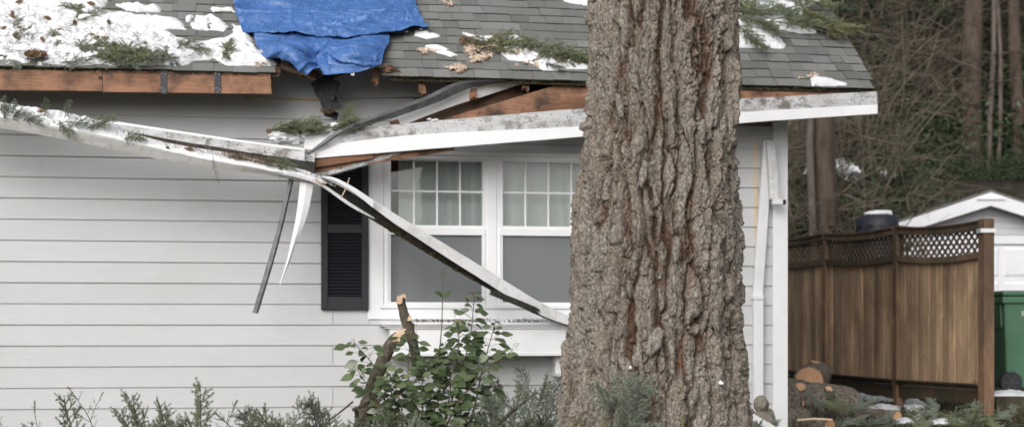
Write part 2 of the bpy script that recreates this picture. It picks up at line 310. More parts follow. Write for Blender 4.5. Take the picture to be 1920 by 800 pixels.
def loft(name, curves, mats, n=60, thick=.002, parent=None, mis=None, wob=0.0, wf=6, sub=1, seed=0):
    """curves: lists of (px, py, Y); a sheet of metal or board bent through them"""
    C = [spline([P(*q) for q in c], n) for c in curves]; rows = [C[0]]; ri = []
    for a, b in zip(C[:-1], C[1:]):
        for k in range(1, sub+1): rows.append(a+(b-a)*k/sub); ri.append(len(rows)-2)
    G = np.array(rows); m = len(rows); V = G.reshape(-1, 3)
    if wob: V = V+(np.stack([fbm(V*wf+9*k, 3+k+seed, 3) for k in range(3)], 1)-.5)*2*wob
    Fc = [(i*n+j, i*n+j+1, (i+1)*n+j+1, (i+1)*n+j) for i in range(m-1) for j in range(n-1)]
    me = np_mesh(name, V, Fc, False); o = link(name, me, mats, parent)
    if mis is not None:
        me.polygons.foreach_set('material_index', [mis[i//sub] for i in range(m-1) for j in range(n-1)])
    s = o.modifiers.new('solid', 'SOLIDIFY'); s.thickness = thick; s.offset = 0
    return o
def plank(name, A, B, h, t, mats, parent=None, up=(0, 0, 1), jag=(0, 0), seed=0, bow=0.0, twist=0.0, seg=14, rows=5):
    """a board from A to B (centre line), h tall, t thick; ends splintered by jag"""
    A, B = Vector(A), Vector(B); ax = (B-A); L = ax.length; ax.normalize(); ay = Vector(up).cross(ax).normalized(); az = ax.cross(ay)
    r = random.Random(seed); mb = MB(); N = seg+1
    ja = [r.uniform(0, jag[0]) for _ in range(rows+1)]; jb = [r.uniform(0, jag[1]) for _ in range(rows+1)]
    idx = {}; vs = []
    for i in range(N):
        for k in range(rows+1):
            for s in (0, 1):
                x = ja[k]+(L-ja[k]-jb[k])*i/seg; z = (k/rows-.5)*h; f = x/L
                a = twist*(f-.5); off = bow*math.sin(math.pi*f)
                y = (s-.5)*t; z2 = z*math.cos(a)-y*math.sin(a); y2 = y*math.cos(a)+z*math.sin(a)
                idx[i, k, s] = len(vs); vs.append(A+ax*x+ay*(y2+r.uniform(-1, 1)*t*.02)+az*(z2+off+r.uniform(-1, 1)*h*.006))
    fs = []
    for i in range(seg):
        for k in range(rows):
            fs.append((idx[i, k, 0], idx[i+1, k, 0], idx[i+1, k+1, 0], idx[i, k+1, 0])); fs.append((idx[i, k, 1], idx[i, k+1, 1], idx[i+1, k+1, 1], idx[i+1, k, 1]))
        fs.append((idx[i, 0, 0], idx[i, 0, 1], idx[i+1, 0, 1], idx[i+1, 0, 0])); fs.append((idx[i, rows, 0], idx[i+1, rows, 0], idx[i+1, rows, 1], idx[i, rows, 1]))
    for i in (0, seg):
        for k in range(rows):
            q = (idx[i, k, 0], idx[i, k+1, 0], idx[i, k+1, 1], idx[i, k, 1]); fs.append(q if i == 0 else q[::-1])
    mb.add(vs, fs); return mb.build(name, mats, parent)
# ================================================================== the house
house = thing('house', (3, 2, 0), 'single-storey house with pale grey lap siding, torn eave and grey shingle roof', 'house')
X = lambda px, Y=0.0: P(px, 400, Y).x
def Zp(px, py, Y=0.0): return P(px, py, Y).z
XL, XC = X(-420), X(1469)
EXPO = (Zp(0, 330, -.022)-Zp(0, 766.3, -.022))/11
ZL0 = Zp(0, 330, -.022)
ZT = ZE+.5*TS-.10
OX0, OX1, OZ0, OZ1 = X(704), X(1142), Zp(800, 592), Zp(800, 297)
AX0, AX1, AZ = X(835), X(1100), Zp(900, 212)          # stretch where the top of the wall is broken away
CX0 = X(1447)
mb = MB()
mb.box(XL, OX0, 0, .1, -.1, ZT); mb.box(OX0, AX0, 0, .1, OZ1, ZT); mb.box(AX0, OX1, 0, .1, OZ1, AZ); mb.box(OX0, OX1, 0, .1, -.1, OZ0)
mb.box(OX1, XC-.002, 0, .1, -.1, AZ)
wall = mb.build('wall', 'sheathing', house)
mb = MB(); RUN = 3.6; YR = YE+RUN; ZR = ZE+RUN*TS; YB = YR+RUN-.5
for x in (XL, XC-.1):
    mb.add([(x+d, y, z) for d in (0, .098) for y, z in ((.1, -.1), (YB, -.1), (YB, ZT), (YR, ZR-.12), (.1, ZT))], [(0, 1, 2, 3, 4), (9, 8, 7, 6, 5)]+[(i, i+5, (i+1) % 5+5, (i+1) % 5) for i in range(5)])
mb.box(XL+.1, XC-.1, YB-.1, YB-.002, -.1, ZT)
mb.build('rear_wall', 'siding', house)
mb = MB(); mb.box(XL+.1, XC-.1, .1, YB-.1, AZ-.08, AZ-.02); mb.box(XL+.1, XC-.1, 2.6, 2.7, 0, AZ-.08); mb.box(XL+.1, XC-.1, .1, 2.6, .3, .4); mb.build('room_lining', 'room', house)
# siding, board by board
def board(x0, x1, z0, z1, tilt=0.0, yb=0.0, mat='siding'):
    m = MB(); T = .007; prof = [(-.0235+yb, z0), (-.008+yb, z1), (-.008+T+yb*.5, z1), (-.0235+T+yb*.5, z0)]
    m.add([(x0, y, z) for y, z in prof]+[(x1, y, z+tilt*(x1-x0)) for y, z in prof], [(0, 4, 5, 1), (1, 5, 6, 2), (2, 6, 7, 3), (3, 7, 4, 0), (0, 1, 2, 3), (7, 6, 5, 4)])
    return m.build('siding_board', mat, wall)
rj = random.Random(3)
k0 = -int((ZL0)/EXPO)-1
for k in range(k0, 12):
    z0 = ZL0+k*EXPO; z1 = z0+EXPO+.025
    if z0 > ZT-.02: break
    py = proj(Vector((X(560), -.022, z0)))[1]
    spans = [(XL, CX0)]
    if z0 < OZ1 and z1-.025 > OZ0: spans = [(XL, X(692)), (X(1152), CX0)]
    torn = 170 < py < 200
    if torn: spans = [(XL, X(512)), (X(604), X(838))]
    elif z1 > AZ+.02: spans = [(XL, X(835))]
    if z0 < OZ1 < z0+EXPO: board(X(692)+.001, X(1152)-.001, OZ1+.02, z1)
    if z0 < OZ0 < z0+EXPO: board(X(692)+.001, X(1152)-.001, z0, OZ0+.01)
    for a, b in spans:
        cuts = [a]; 
        if a < X(624) < b and not torn:
            if k % 2 == (-7) % 2 or False: cuts.append(X(624))
            else: cuts += [X(300+rj.uniform(-500, -380))]
            if b-X(624) > 3: cuts += [X(735) if k % 2 == 0 and py > 650 else X(1180+rj.uniform(-40, 60))]
        cuts = sorted(c for c in cuts if a <= c < b)+[b]
        for c, d in zip(cuts[:-1], cuts[1:]):
            if torn and a > 0 and c > X(560): board(c+.0012, d-.0012, z0, min(z1, ZT), .045, -.016)
            else: board(c+.002, d-.002, z0, min(z1, ZT), 0, rj.uniform(-.0015, .0015))
    if torn:
        m = MB(); m.box(X(500), X(640), -.004, -.001, z0-.02, z0+EXPO*1.3); m.build('house_wrap', 'house_wrap', wall)
        m = MB(); m.box(X(455), X(607), -.03, -.012, z0-.012, z0+.004); m.build('bare_batten', 'split_wood', wall)
m = MB(); m.box(CX0, XC, -.034, .0, 0, ZT); m.box(XC-.001, XC+.03, -.034, .1, 0, ZT); m.build('corner_board', 'white_paint', house, .003)
# rust run below a nail
m = MB(); xs = X(1416); r2 = random.Random(5)
for a, b, w in ((262, 500, .018), (268, 420, .035)):
    zt, zb = Zp(1416, a, -.03), Zp(1416, b, -.03)
for k in range(k0, 12):
    z0 = ZL0+k*EXPO
    zb, zt = max(z0+.003, Zp(1416, 505)), min(z0+EXPO, Zp(1416, 264))
    if zt-zb < .02: continue
    w = .008+.012*(zt-Zp(1416, 505))/(Zp(1416, 264)-Zp(1416, 505))
    ya = lambda z: -.024+.0155*(z-z0)/(EXPO+.025)-.0012
    m.add([(xs-w, ya(zb), zb), (xs+w, ya(zb), zb), (xs+w*1.15, ya(zt), zt), (xs-w*1.1, ya(zt), zt)], [(0, 1, 2, 3)])
m.build('rust_stain', 'rust_run', wall)
# ------------------------------------------------------------------ roof
UL, UR, UE = ruv(526, 127)[0], ruv(728, 140)[0], R(1641, 168).x
VR = RUN/CS; VH = .62
mb = MB()
def slab(u0, u1, v0, v1, o0, o1):
    mb.add([RP(u, v, o) for u in (u0, u1) for v in (v0, v1) for o in (o0, o1)], [(0, 1, 3, 2), (4, 6, 7, 5), (0, 4, 5, 1), (2, 3, 7, 6), (0, 2, 6, 4), (1, 5, 7, 3)])
slab(XL-.5, UL, 0, VR, -.022, -.002); slab(UR, UE, 0, VR, -.022, -.002); slab(UL, UR, VH, VR, -.022, -.002)
mb.add([(x, y, z) for x in (XL-.5, UE) for y, z in ((YR, ZR), (YR+RUN, ZE), (YR+RUN, ZE-.04), (YR, ZR-.04))], [(0, 4, 5, 1), (1, 5, 6, 2), (2, 6, 7, 3), (3, 7, 4, 0), (0, 1, 2, 3), (7, 6, 5, 4)])
roof = mb.build('roof', 'plywood_dark', house)
def in_poly(x, y, poly):
    c = False; j = len(poly)-1
    for i in range(len(poly)):
        (xi, yi), (xj, yj) = poly[i], poly[j]
        if (yi > y) != (yj > y) and x < (xj-xi)*(y-yi)/(yj-yi)+xi: c = not c
        j = i
    return c
HOLE = [(524, 200), (520, 118), (560, 92), (640, 84), (700, 96), (722, 118), (735, 145), (738, 200)]
TARP = [(433, -90), (447, 50), (456, 70), (478, 75), (490, 100), (532, 106), (606, 146), (700, 131), (715, 105), (728, 74), (806, 57), (775, -90)]
SNOWL = [(-140, -120), (236, -120), (203, 8), (196, 24), (236, 30), (283, 52), (334, 74), (352, 82), (392, 78), (428, 70), (452, 56), (470, 84), (492, 104), (520, 119), (518, 126), (432, 126), (400, 112), (362, 118), (340, 124), (150, 125), (66, 124), (100, 113), (66, 110), (50, 122), (-140, 122)]
EX = .1425
def shingle_mesh(w):
    m = MB(); L = EX+.035; t = .012
    vs = [(x, v, o) for x in (0, 1) for v, o in ((0, .002), (L, .001), (L, .005), (0, .002+t))]
    m.add([vs[3], vs[7], vs[6], vs[2]], [(0, 1, 2, 3)], 0)
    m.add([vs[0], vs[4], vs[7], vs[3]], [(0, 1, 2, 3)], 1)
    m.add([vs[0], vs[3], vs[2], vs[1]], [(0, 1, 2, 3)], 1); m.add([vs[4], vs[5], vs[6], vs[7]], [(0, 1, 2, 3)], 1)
    return m
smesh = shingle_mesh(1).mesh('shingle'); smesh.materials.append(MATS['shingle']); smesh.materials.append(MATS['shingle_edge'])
sproto = shingle_mesh(1)
MR = Matrix(((1, 0, 0), (0, CS, -SS), (0, SS, CS)))
rest = MB(); single = 0; rs = random.Random(11)
ncourse = int(VR/EX)
cand = []
for i in range(ncourse):
    u = XL-.5-rs.uniform(0, .2); v = i*EX-.03
    while u < UE+.02:
        w = rs.choice((.12, .14, .15, .16, .17, .2, .22)); u1 = min(u+w, UE+.02+rs.uniform(-.006, .006))
        if u1-u > .03:
            c = RP((u+u1)/2, v+.07); px, py = proj(c); hidden = in_poly(px, py, HOLE)
            if not hidden:
                vis = 0 < px < 1660 and py > 4 and not (1095 < px < 1385) and not in_poly(px, py, TARP) and not in_poly(px, py, SNOWL)
                cand.append((u, u1, v+rs.uniform(-.006, .006), i, vis, rs.uniform(-.02, .02), rs.choice((0, .0, .003, .005))))
        u = u1
for (u, u1, v, i, vis, rz, lift) in cand:
    o = .012*0+lift+.001*(i % 2)
    if vis and single < 300:
        ob = bpy.data.objects.new('shingle', smesh); col.objects.link(ob); ob.parent = roof; single += 1
        M4 = (MR @ Matrix.Rotation(rz*.4, 3, 'Z') @ Matrix.Diagonal((u1-u-.002, 1, 1))).to_4x4(); M4.translation = RP(u, v, o); ob.matrix_basis = M4
    else:
        for q, (f, mi) in enumerate(zip(sproto.f, sproto.m)): pass
        rest.v and None
        k = len(rest.v); rest.v += [tuple(RP(u+a[0]*(u1-u-.002), v+a[1], o+a[2])) for a in sproto.v]
        rest.f += [tuple(k+j for j in f) for f in sproto.f]; rest.m += sproto.m; rest.sm += sproto.sm
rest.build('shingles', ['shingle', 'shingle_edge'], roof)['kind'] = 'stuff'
# drip of moss and needles along the torn edge
def specks(name, pts, mat, size=(.01, .03), parent=None, seed=0, flat=.35, aspect=.22, nrm=None):
    r = np.random.default_rng(seed); n = len(pts); pts = np.asarray(pts, float)
    d = r.normal(size=(n, 3)); 
    if nrm is not None:
        q = np.array(nrm); d = d-(1-flat)*(d@q)[:, None]*q
    d /= np.linalg.norm(d, axis=1)[:, None]; e = np.cross(d, r.normal(size=(n, 3))); e /= np.linalg.norm(e, axis=1)[:, None]
    L = r.uniform(*size, size=n)[:, None]; wd_ = L*aspect
    V = np.stack([pts-d*L/2-e*wd_/2, pts+d*L/2-e*wd_*.2, pts+d*L/2+e*wd_*.3, pts-d*L/2+e*wd_/2], 1).reshape(-1, 3)
    o = link(name, np_mesh(name, V, np.arange(n*4).reshape(-1, 4), False), mat, parent); o['kind'] = 'stuff'; return o
pts = []
rq = random.Random(21)
for _ in range(9000):
    u = rq.uniform(XL, UE)
    if UL-.02 < u < UR+.03: continue
    dens = .5+.5*math.sin(u*7)+.4*math.sin(u*23)
    if rq.random() > .35+.4*dens: continue
    p = RP(u, rq.uniform(-.035, .02), -.005-abs(rq.gauss(0, .012))); pts.append(p+Vector((0, rq.uniform(-.01, .01), 0)))
specks('eave_litter', pts, 'dark_litter', (.012, .04), roof, 5)
m = MB(); slab_v = [(XL-.5, UL-.01), (UR+.02, UE)]
for a, b in slab_v:
    m.add([RP(u, v, o) for u in (a, b) for v in (-.03, .03) for o in (-.036, -.0225)], [(0, 1, 3, 2), (4, 6, 7, 5), (0, 4, 5, 1), (2, 3, 7, 6), (0, 2, 6, 4), (1, 5, 7, 3)])
m.build('eave_edge', 'gutter_moss', roof)
# rafters and their broken tails
for k, px in enumerate((-330, -210, -90, 30, 150, 270, 390, 478, 838, 1090, 1180, 1300, 1420, 1540)):
    u = ruv(px, 120)[0]; m = MB(); m.add([RP(u+a, v, o) for a in (-.02, .02) for v in (.2 if px in (838, 1090) else .06, VR-.05) for o in (-.16, -.024)], [(0, 1, 3, 2), (4, 6, 7, 5), (0, 4, 5, 1), (2, 3, 7, 6), (0, 2, 6, 4), (1, 5, 7, 3)])
    m.build('rafter', 'raw_fir_dark', roof)
for px, y0, y1, dx, sd in ((701, 128, 160, -5, 1), (792, 146, 182, 3, 2), (888, 154, 187, 3, 3), (985, 148, 172, 0, 4)):
    A = P(px-dx, y0, -.40); B = P(px, y1, -.47); plank('rafter_tail', A, B, .055, .045, 'raw_fir', roof, up=(1, .2, 0), jag=(0, .035), seed=sd, seg=5, rows=4)
# bare fascia on the left with straps, subfascia at right
def pxboard(name, pts, Y, mat, t=.038, parent=house, jag=(0, 0), seed=0, **kw):
    (xa, ya0, ya1), (xb, yb0, yb1) = pts
    A = (P(xa, ya0, Y)+P(xa, ya1, Y))/2; B = (P(xb, yb0, Y)+P(xb, yb1, Y))/2
    h = ((P(xa, ya0, Y)-P(xa, ya1, Y)).length+(P(xb, yb0, Y)-P(xb, yb1, Y)).length)/2
    return plank(name, A, B, h, t, mat, parent, jag=jag, seed=seed, **kw)
fa = pxboard('fascia_board', ((-420, 128, 165), (192, 133, 172)), YE+.01, 'raw_fir', seed=31)
fb = pxboard('fascia_board', ((193, 133.5, 172.5), (510, 137, 177)), YE+.012, 'raw_fir', seed=32, jag=(0, .012))
for px in (307, 408):
    m = MB(); p0, p1 = P(px-6, 133, YE-.012), P(px+6, 176, YE-.012)
    m.box(p0.x, p1.x, YE-.014, YE-.0085, p1.z, p0.z); s = m.build('steel_strap', 'steel_strap', fb)
    m = MB()
    for dx, f in ((-.4, .1), (.3, .14), (-.3, .75), (.35, .82), (0, .9)):
        c = Vector(((p0.x+p1.x)/2+dx*.04, YE-.0145, p0.z+(p1.z-p0.z)*f)); m.tube([c, c+Vector((0, -.003, 0))], .004, 6)
    m.build('nail', 'nail', fb)
m = MB(); c = P(188, 146, YE-.0095); m.tube([c, c+Vector((0, -.003, 0))], .014, 12); m.build('bore_hole_shade', 'grime_shade', fa)  # dark disc painted for the shade inside a drilled hole
pxboard('subfascia', ((1110, 163, 188), (1640, 171, 196)), YE+.03, 'raw_fir', seed=33)
# ------------------------------------------------------------------ window
def rect(mbb, px0, py0, px1, py1, Y0, Y1, mi=0, ref=820):
    x0, x1 = X(px0, Y0), X(px1, Y0); z0, z1 = Zp(ref, py1, Y0), Zp(ref, py0, Y0); mbb.box(x0, x1, Y0, Y1, z0, z1, mi)
m = MB()
rect(m, 690, 290, 719, 598, -.034, .02); rect(m, 1133, 290, 1162, 598, -.034, .02); rect(m, 719, 290, 1133, 298.4, -.033, .02); rect(m, 719, 576, 1133, 598, -.0335, .02)
rect(m, 914, 298.4, 931, 576, -.03, .05); rect(m, 684, 284, 1168, 290, -.05, .0); rect(m, 712, 571, 1140, 577.5, -.052, -.034)
casing = m.build('window_casing', 'white_paint', house, .0025)
def window(x0, x1, gu, gl, muntins, gap):
    m = MB(); yf, yb = -.022, .07
    rect(m, x0, 298.4, gu[0], 576, yf, yb); rect(m, gu[1], 298.4, x1, 576, yf+.0005, yb)
    rect(m, gu[0], 298.4, gu[1], 301, yf+.001, yb); rect(m, gu[0], 422, gu[1], 428, yf+.006, yb)
    w = m.build('window', 'white_paint', house, .002)
    m = MB(); rect(m, x0+5, 428, x1-4, 440, yf-.012, yb-.01); rect(m, x0+5, 566, x1-4, 573, yf-.012, yb-.01); rect(m, x0+5, 440, gl[0], 566, yf-.0115, yb-.01); rect(m, gl[1], 440, x1-4, 566, yf-.0118, yb-.01)
    m.build('lower_sash', 'white_paint', w, .002)
    for k, px in enumerate(muntins):
        m = MB(); rect(m, px-1.6, 301, px+1.6, 422, .004, .016); m.build('muntin', 'white_paint', w)
    m = MB(); rect(m, gu[0], 357.2, gu[1], 360.4, .003, .017); m.build('muntin', 'white_paint', w)
    cols = [gu[0]]+list(muntins)+[gu[1]]; r_ = random.Random(int(x0))
    for a, b in zip(cols[:-1], cols[1:]):
        for ya, yb_ in ((301, 358.8), (358.8, 422)):
            m = MB(); p = P(a, ya, .02); q = P(b, yb_, .02); t1, t2 = r_.uniform(-.0015, .0015), r_.uniform(-.0015, .0015); z0, z1 = Zp(820, yb_, .02), Zp(820, ya, .02)
            m.add([(p.x, .020, z0), (q.x, .020+t1, z0), (q.x, .020+t1+t2, z1), (p.x, .020+t2, z1)], [(0, 1, 2, 3)]); m.build('pane', 'pane', w)
    z0, z1 = Zp(820, 566, .03), Zp(820, 440, .03); xa, xb = X(gl[0], .03), X(gl[1], .03)
    m = MB(); m.add([(xa, .032, z0), (xb, .032, z0), (xb, .034, z1), (xa, .034, z1)], [(0, 1, 2, 3)]); m.build('pane', 'pane', w)
    m = MB(); m.add([(xa-.006, -.006, z0), (xb+.006, -.006, z0), (xb+.006, -.006, z1), (xa-.006, -.006, z1)], [(0, 1, 2, 3)]); m.build('insect_screen', 'insect_screen', w)
    # curtain hanging in folds
    xa, xb = X(gap, .16), X(x1+4, .16); N = 240; s = np.linspace(0, 1, N); x = xa+(xb-xa)*s
    y = .15+.004*np.sin(s*55+2*np.sin(s*9))+.007*np.sin(s*23); zt, zb = OZ1+.05, OZ0-.1
    V = np.concatenate([np.stack([x, y, np.full(N, zt)], 1), np.stack([x+.02*np.sin(s*14), y*1.02+.01, np.full(N, zb)], 1)])
    link('curtain', np_mesh('curtain', V, [(i, i+1, N+i+1, N+i) for i in range(N-1)]), 'curtain', w)
window(719, 914, (733, 905), (729, 904), (776, 819.5, 862.5), 747)
window(931, 1133, (943, 1115), (939, 1113), (985, 1028, 1071), 940)
# window box below
m = MB(); Yb = -.30
def wrect(px0, py0, px1, py1, Y0, Y1): x0, x1 = X(px0, Y0), X(px1, Y0); m.box(x0, x1, Y0, Y1, Zp(820, py1, Y0), Zp(820, py0, Y0))
wrect(732, 615, 1150, 664, Yb, -.023); box_top = Zp(820, 604, Yb)
wrect(714, 604, 1166, 608.5, Yb-.045, -.023); wrect(718, 608.6, 1162, 611.5, Yb-.032, -.0235); wrect(724, 611.6, 1156, 615.5, Yb-.016, -.024); wrect(728, 660, 1152, 667, Yb-.006, -.0245)
wbox = m.build('window_box', 'white_paint', house, .003)
m = MB(); x0 = X(1041, -.18); m.box(x0, x0+.06, -.2, -.023, Zp(1040, 705, -.18), Zp(820, 667.5, -.18)); m.build('bracket', 'white_paint', wbox, .003)
# ------------------------------------------------------------------ shutter with louvres
def shutter(px0, px1, py0, py1):
    Y0 = -.062; x0, x1 = X(px0, Y0), X(px1, Y0); zt, zb = Zp(650, py0, Y0), Zp(650, py1, Y0); sw = .058
    m = MB(); m.box(x0, x0+sw, Y0, -.023, zb, zt); m.box(x1-sw, x1, Y0, -.023, zb, zt)
    zr = [zb, Zp(650, 556, Y0), Zp(650, 437, Y0), Zp(650, 420, Y0), zt-.09, zt]
    for a, b in ((zr[0], zr[1]), (zr[2], zr[3]), (zr[4], zr[5])): m.box(x0+sw, x1-sw, Y0+.004, -.023, a, b)
    s = m.build('shutter', 'shutter_paint', house, .003)
    m = MB(); m.box(x0+sw, x1-sw, -.03, -.024, zr[1], zr[4]); m.build('backing', 'shutter_paint', s)
    me = MB(); w = x1-x0-2*sw+.004
    me.obox((0, 0, 0), (1, 0, 0), Vector((0, math.cos(.75), math.sin(.75))), Vector((0, -math.sin(.75), math.cos(.75))), w/2, .013, .0028); sm = me.mesh('slat'); sm.materials.append(MATS['shutter_paint'])
    for a, b in ((zr[1], zr[2]), (zr[3], zr[4])):
        n = int((b-a)/.0285)
        for i in range(n):
            o = bpy.data.objects.new('slat', sm); col.objects.link(o); o.parent = s; o.location = ((x0+x1)/2, Y0+.019, a+(i+.5)*(b-a)/n)
    for sx in (x0+.02, x1-.02):
        m = MB(); m.tube([(sx, Y0-.0005, zb+.045), (sx, Y0-.004, zb+.045)], .005, 8); m.build('screw', 'steel_strap', s)
shutter(602, 691, 292, 580)
# ------------------------------------------------------------------ downspout at the corner
m = MB()
def ribbon(pts, w, d, Ys):
    q = [P(x, y, Y) for (x, y), Y in zip(pts, Ys)]
    for a, b in zip(q[:-1], q[1:]):
        ax = (b-a).normalized(); sx = Vector((1, 0, 0)); sx = (sx-ax*sx.dot(ax)).normalized(); m.obox((a+b)/2, ax, sx, ax.cross(sx), (b-a).length/2, w/2, d/2)
ribbon([(1421, 558), (1421, 800)], .088, .06, [-.058]*2)
dsp = m.build('downspout', 'white_metal', house, .006)
m = MB(); ribbon([(1420, 553), (1420, 561)], .1, .07, [-.062]*2); m.build('collar', 'white_metal', dsp, .003)
m = MB(); ribbon([(1440, 264), (1420, 557)], .088, .05, [-.07, -.055]); tag(m.build('leaning_downspout', 'white_metal', None, .006), 'white downspout length leaning off vertical beside the corner board', 'downspout')
el = thing('downspout_elbow', P(1447, 264, -.12), 'dented white downspout piece hanging before the corner board, black open end', 'downspout')
m = MB(); ribbon([(1444, 266), (1452, 374)], .078, .05, [-.115, -.15]); child(m.build('pipe', 'stained_white', None, .006), el)
m = MB(); c = P(1457, 379, -.15); m.box(c.x-.045, c.x+.045, -.185, -.125, c.z-.022, c.z+.026); child(m.build('outlet', 'white_metal', None, .004), el)
m = MB(); m.box(c.x+.0455, c.x+.075, -.18, -.13, c.z-.02, c.z+.022); child(m.build('mouth_shade', 'grime_shade', None, .002), el)  # solid dark block painted for the shade in the open end
# ================================================================== fir branches: one builder, many prototypes
def fir_mesh(seed, L=.5, nside=12, slen=.2, needle=.02, curve=.1, dens=420, rise=.1, flat=.5, bare=.0, nw=.0032):
    r = np.random.default_rng(seed); st = MB(); twigs = []
    t = np.linspace(0, 1, 10); ph = r.uniform(0, 6)
    main = np.stack([t*L, curve*L*np.sin(t*2+ph)*t, rise*L*t*t+.02*L*np.sin(t*5+ph)], 1)
    st.tube(main, list(np.linspace(.006, .0015, 10)*(L/.5)**.5), 5); twigs.append((main, bare))
    for k in range(nside):
        f = .12+.83*(k+r.uniform(-.3, .3))/nside; f = min(max(f, .05), .97); b = np.array([np.interp(f, t, main[:, j]) for j in range(3)])
        s = 1 if k % 2 else -1; a = s*r.uniform(.6, 1.05); l = slen*(1-f*.6)*r.uniform(.6, 1.15); tt = np.linspace(0, 1, 6)
        d = np.array([math.cos(a), math.sin(a), r.uniform(-.1, .45)]); q = b+np.outer(tt*l, d); q[:, 0] += tt**2*l*.25; q[:, 2] += -tt**2*l*r.uniform(0, .3)
        st.tube(q, list(np.linspace(.0025, .0009, 6)), 4); twigs.append((q, 0))
        if l > .1:
            for s2 in (-1, 1):
                f2 = r.uniform(.3, .6); b2 = q[int(f2*5)]; d2 = np.array([math.cos(a+s2*.7), math.sin(a+s2*.7), r.uniform(-.1, .4)]); q2 = b2+np.outer(np.linspace(0, 1, 4)*l*.45, d2)
                st.tube(q2, .0012, 3); twigs.append((q2, 0))
    V = []
    for q, br in twigs:
        seg = np.linalg.norm(np.diff(q, axis=0), axis=1); tot = seg.sum(); n = int(tot*dens)
        if n < 2: continue
        f = r.uniform(br, 1, n); idx = f*(len(q)-1); i = np.minimum(idx.astype(int), len(q)-2); w = (idx-i)[:, None]
        p = q[i]*(1-w)+q[i+1]*w; ax = (q[i+1]-q[i]); ax /= np.linalg.norm(ax, axis=1)[:, None]
        rd = r.normal(size=(n, 3)); rd[:, 2] = rd[:, 2]*flat+.15; rd -= (rd*ax).sum(1)[:, None]*ax; rd /= np.linalg.norm(rd, axis=1)[:, None]
        d = rd*.8+ax*.62; d /= np.linalg.norm(d, axis=1)[:, None]; e = np.cross(d, r.normal(size=(n, 3))); e /= np.linalg.norm(e, axis=1)[:, None]
        l = needle*r.uniform(.65, 1.1, n)[:, None]
        V.append(np.stack([p-e*nw/2, p+e*nw/2, p+d*l+e*nw*.12, p+d*l-e*nw*.12], 1).reshape(-1, 3))
    V = np.concatenate(V); return st.mesh('stem'), np_mesh('needles', V, np.arange(len(V)).reshape(-1, 4), False)
PROTO = {}
def proto(kind, seed, **kw):
    a, b = fir_mesh(seed, **kw); a.materials.append(MATS['twig']); b.materials.append(MATS[kind]); PROTO.setdefault((kind, kw.get('tag')), []); return a, b
TW = {}
for kn in ('needles', 'needles_blue', 'needles_olive'):
    TW[kn] = []
    for s in range(4):
        a, b = fir_mesh(100+s+hash(kn) % 1 + len(kn)*7, L=.45, nside=11+s, slen=.2, curve=.12+.05*s, rise=.05+.06*(s % 2), dens=950, nw=.0042)
        a.materials.append(MATS['twig']); b.materials.append(MATS[kn]); TW[kn].append((a, b, .45))
BIGTW = []
for s in range(4):
    a, b = fir_mesh(200+s, L=.8, nside=20, slen=.3, needle=.024, curve=.15, rise=.2+.06*s, dens=800, nw=.0044)
    a.materials.append(MATS['twig']); b.materials.append(MATS['needles' if s % 2 else 'needles_blue']); BIGTW.append((a, b, .8))
BARE = []
for s in range(2):
    a, b = fir_mesh(260+s, L=.6, nside=6, slen=.16, needle=.02, curve=.2, rise=.2, dens=330, bare=.75)
    a.materials.append(MATS['twig']); b.materials.append(MATS['needles']); BARE.append((a, b, .6))
def fir(pr, loc, ax, up, length, label, group=None, name='fir_branch'):
    a, b, L = pr; ax = Vector(ax).normalized(); up = Vector(up); ay = up.cross(ax).normalized(); az = ax.cross(ay); s = length/L
    e = bpy.data.objects.new(name, None); e.empty_display_size = .05; col.objects.link(e)
    M4 = Matrix((ax*s, ay*s, az*s)).transposed().to_4x4(); M4.translation = Vector(loc); e.matrix_world = M4
    tag(e, label, 'branch', group)
    for me, nm in ((a, 'stem'), (b, 'needles')):
        o = bpy.data.objects.new(nm, me); col.objects.link(o); o.parent = e
        if nm == 'needles': o['kind'] = 'stuff'
    return e
rf = random.Random(77)
def roof_fir(px, py, ang, length, label, group, kn='needles', off=.03, k=None):
    """ang: direction in the roof plane, degrees, 0 = to the right, 90 = up the slope"""
    a = math.radians(ang); ax = Vector((math.cos(a), math.sin(a)*CS, math.sin(a)*SS))+RN*rf.uniform(-.02, .12)
    p = R(px, py, off+(.03 if px < 500 or px > 1380 else .012)); p = p-ax.normalized()*length*.5
    fir(rf.choice(TW[kn]) if k is None else TW[kn][k], p, ax, RN+Vector((rf.uniform(-.3, .3), 0, rf.uniform(-.2, .2))), length, label, group)
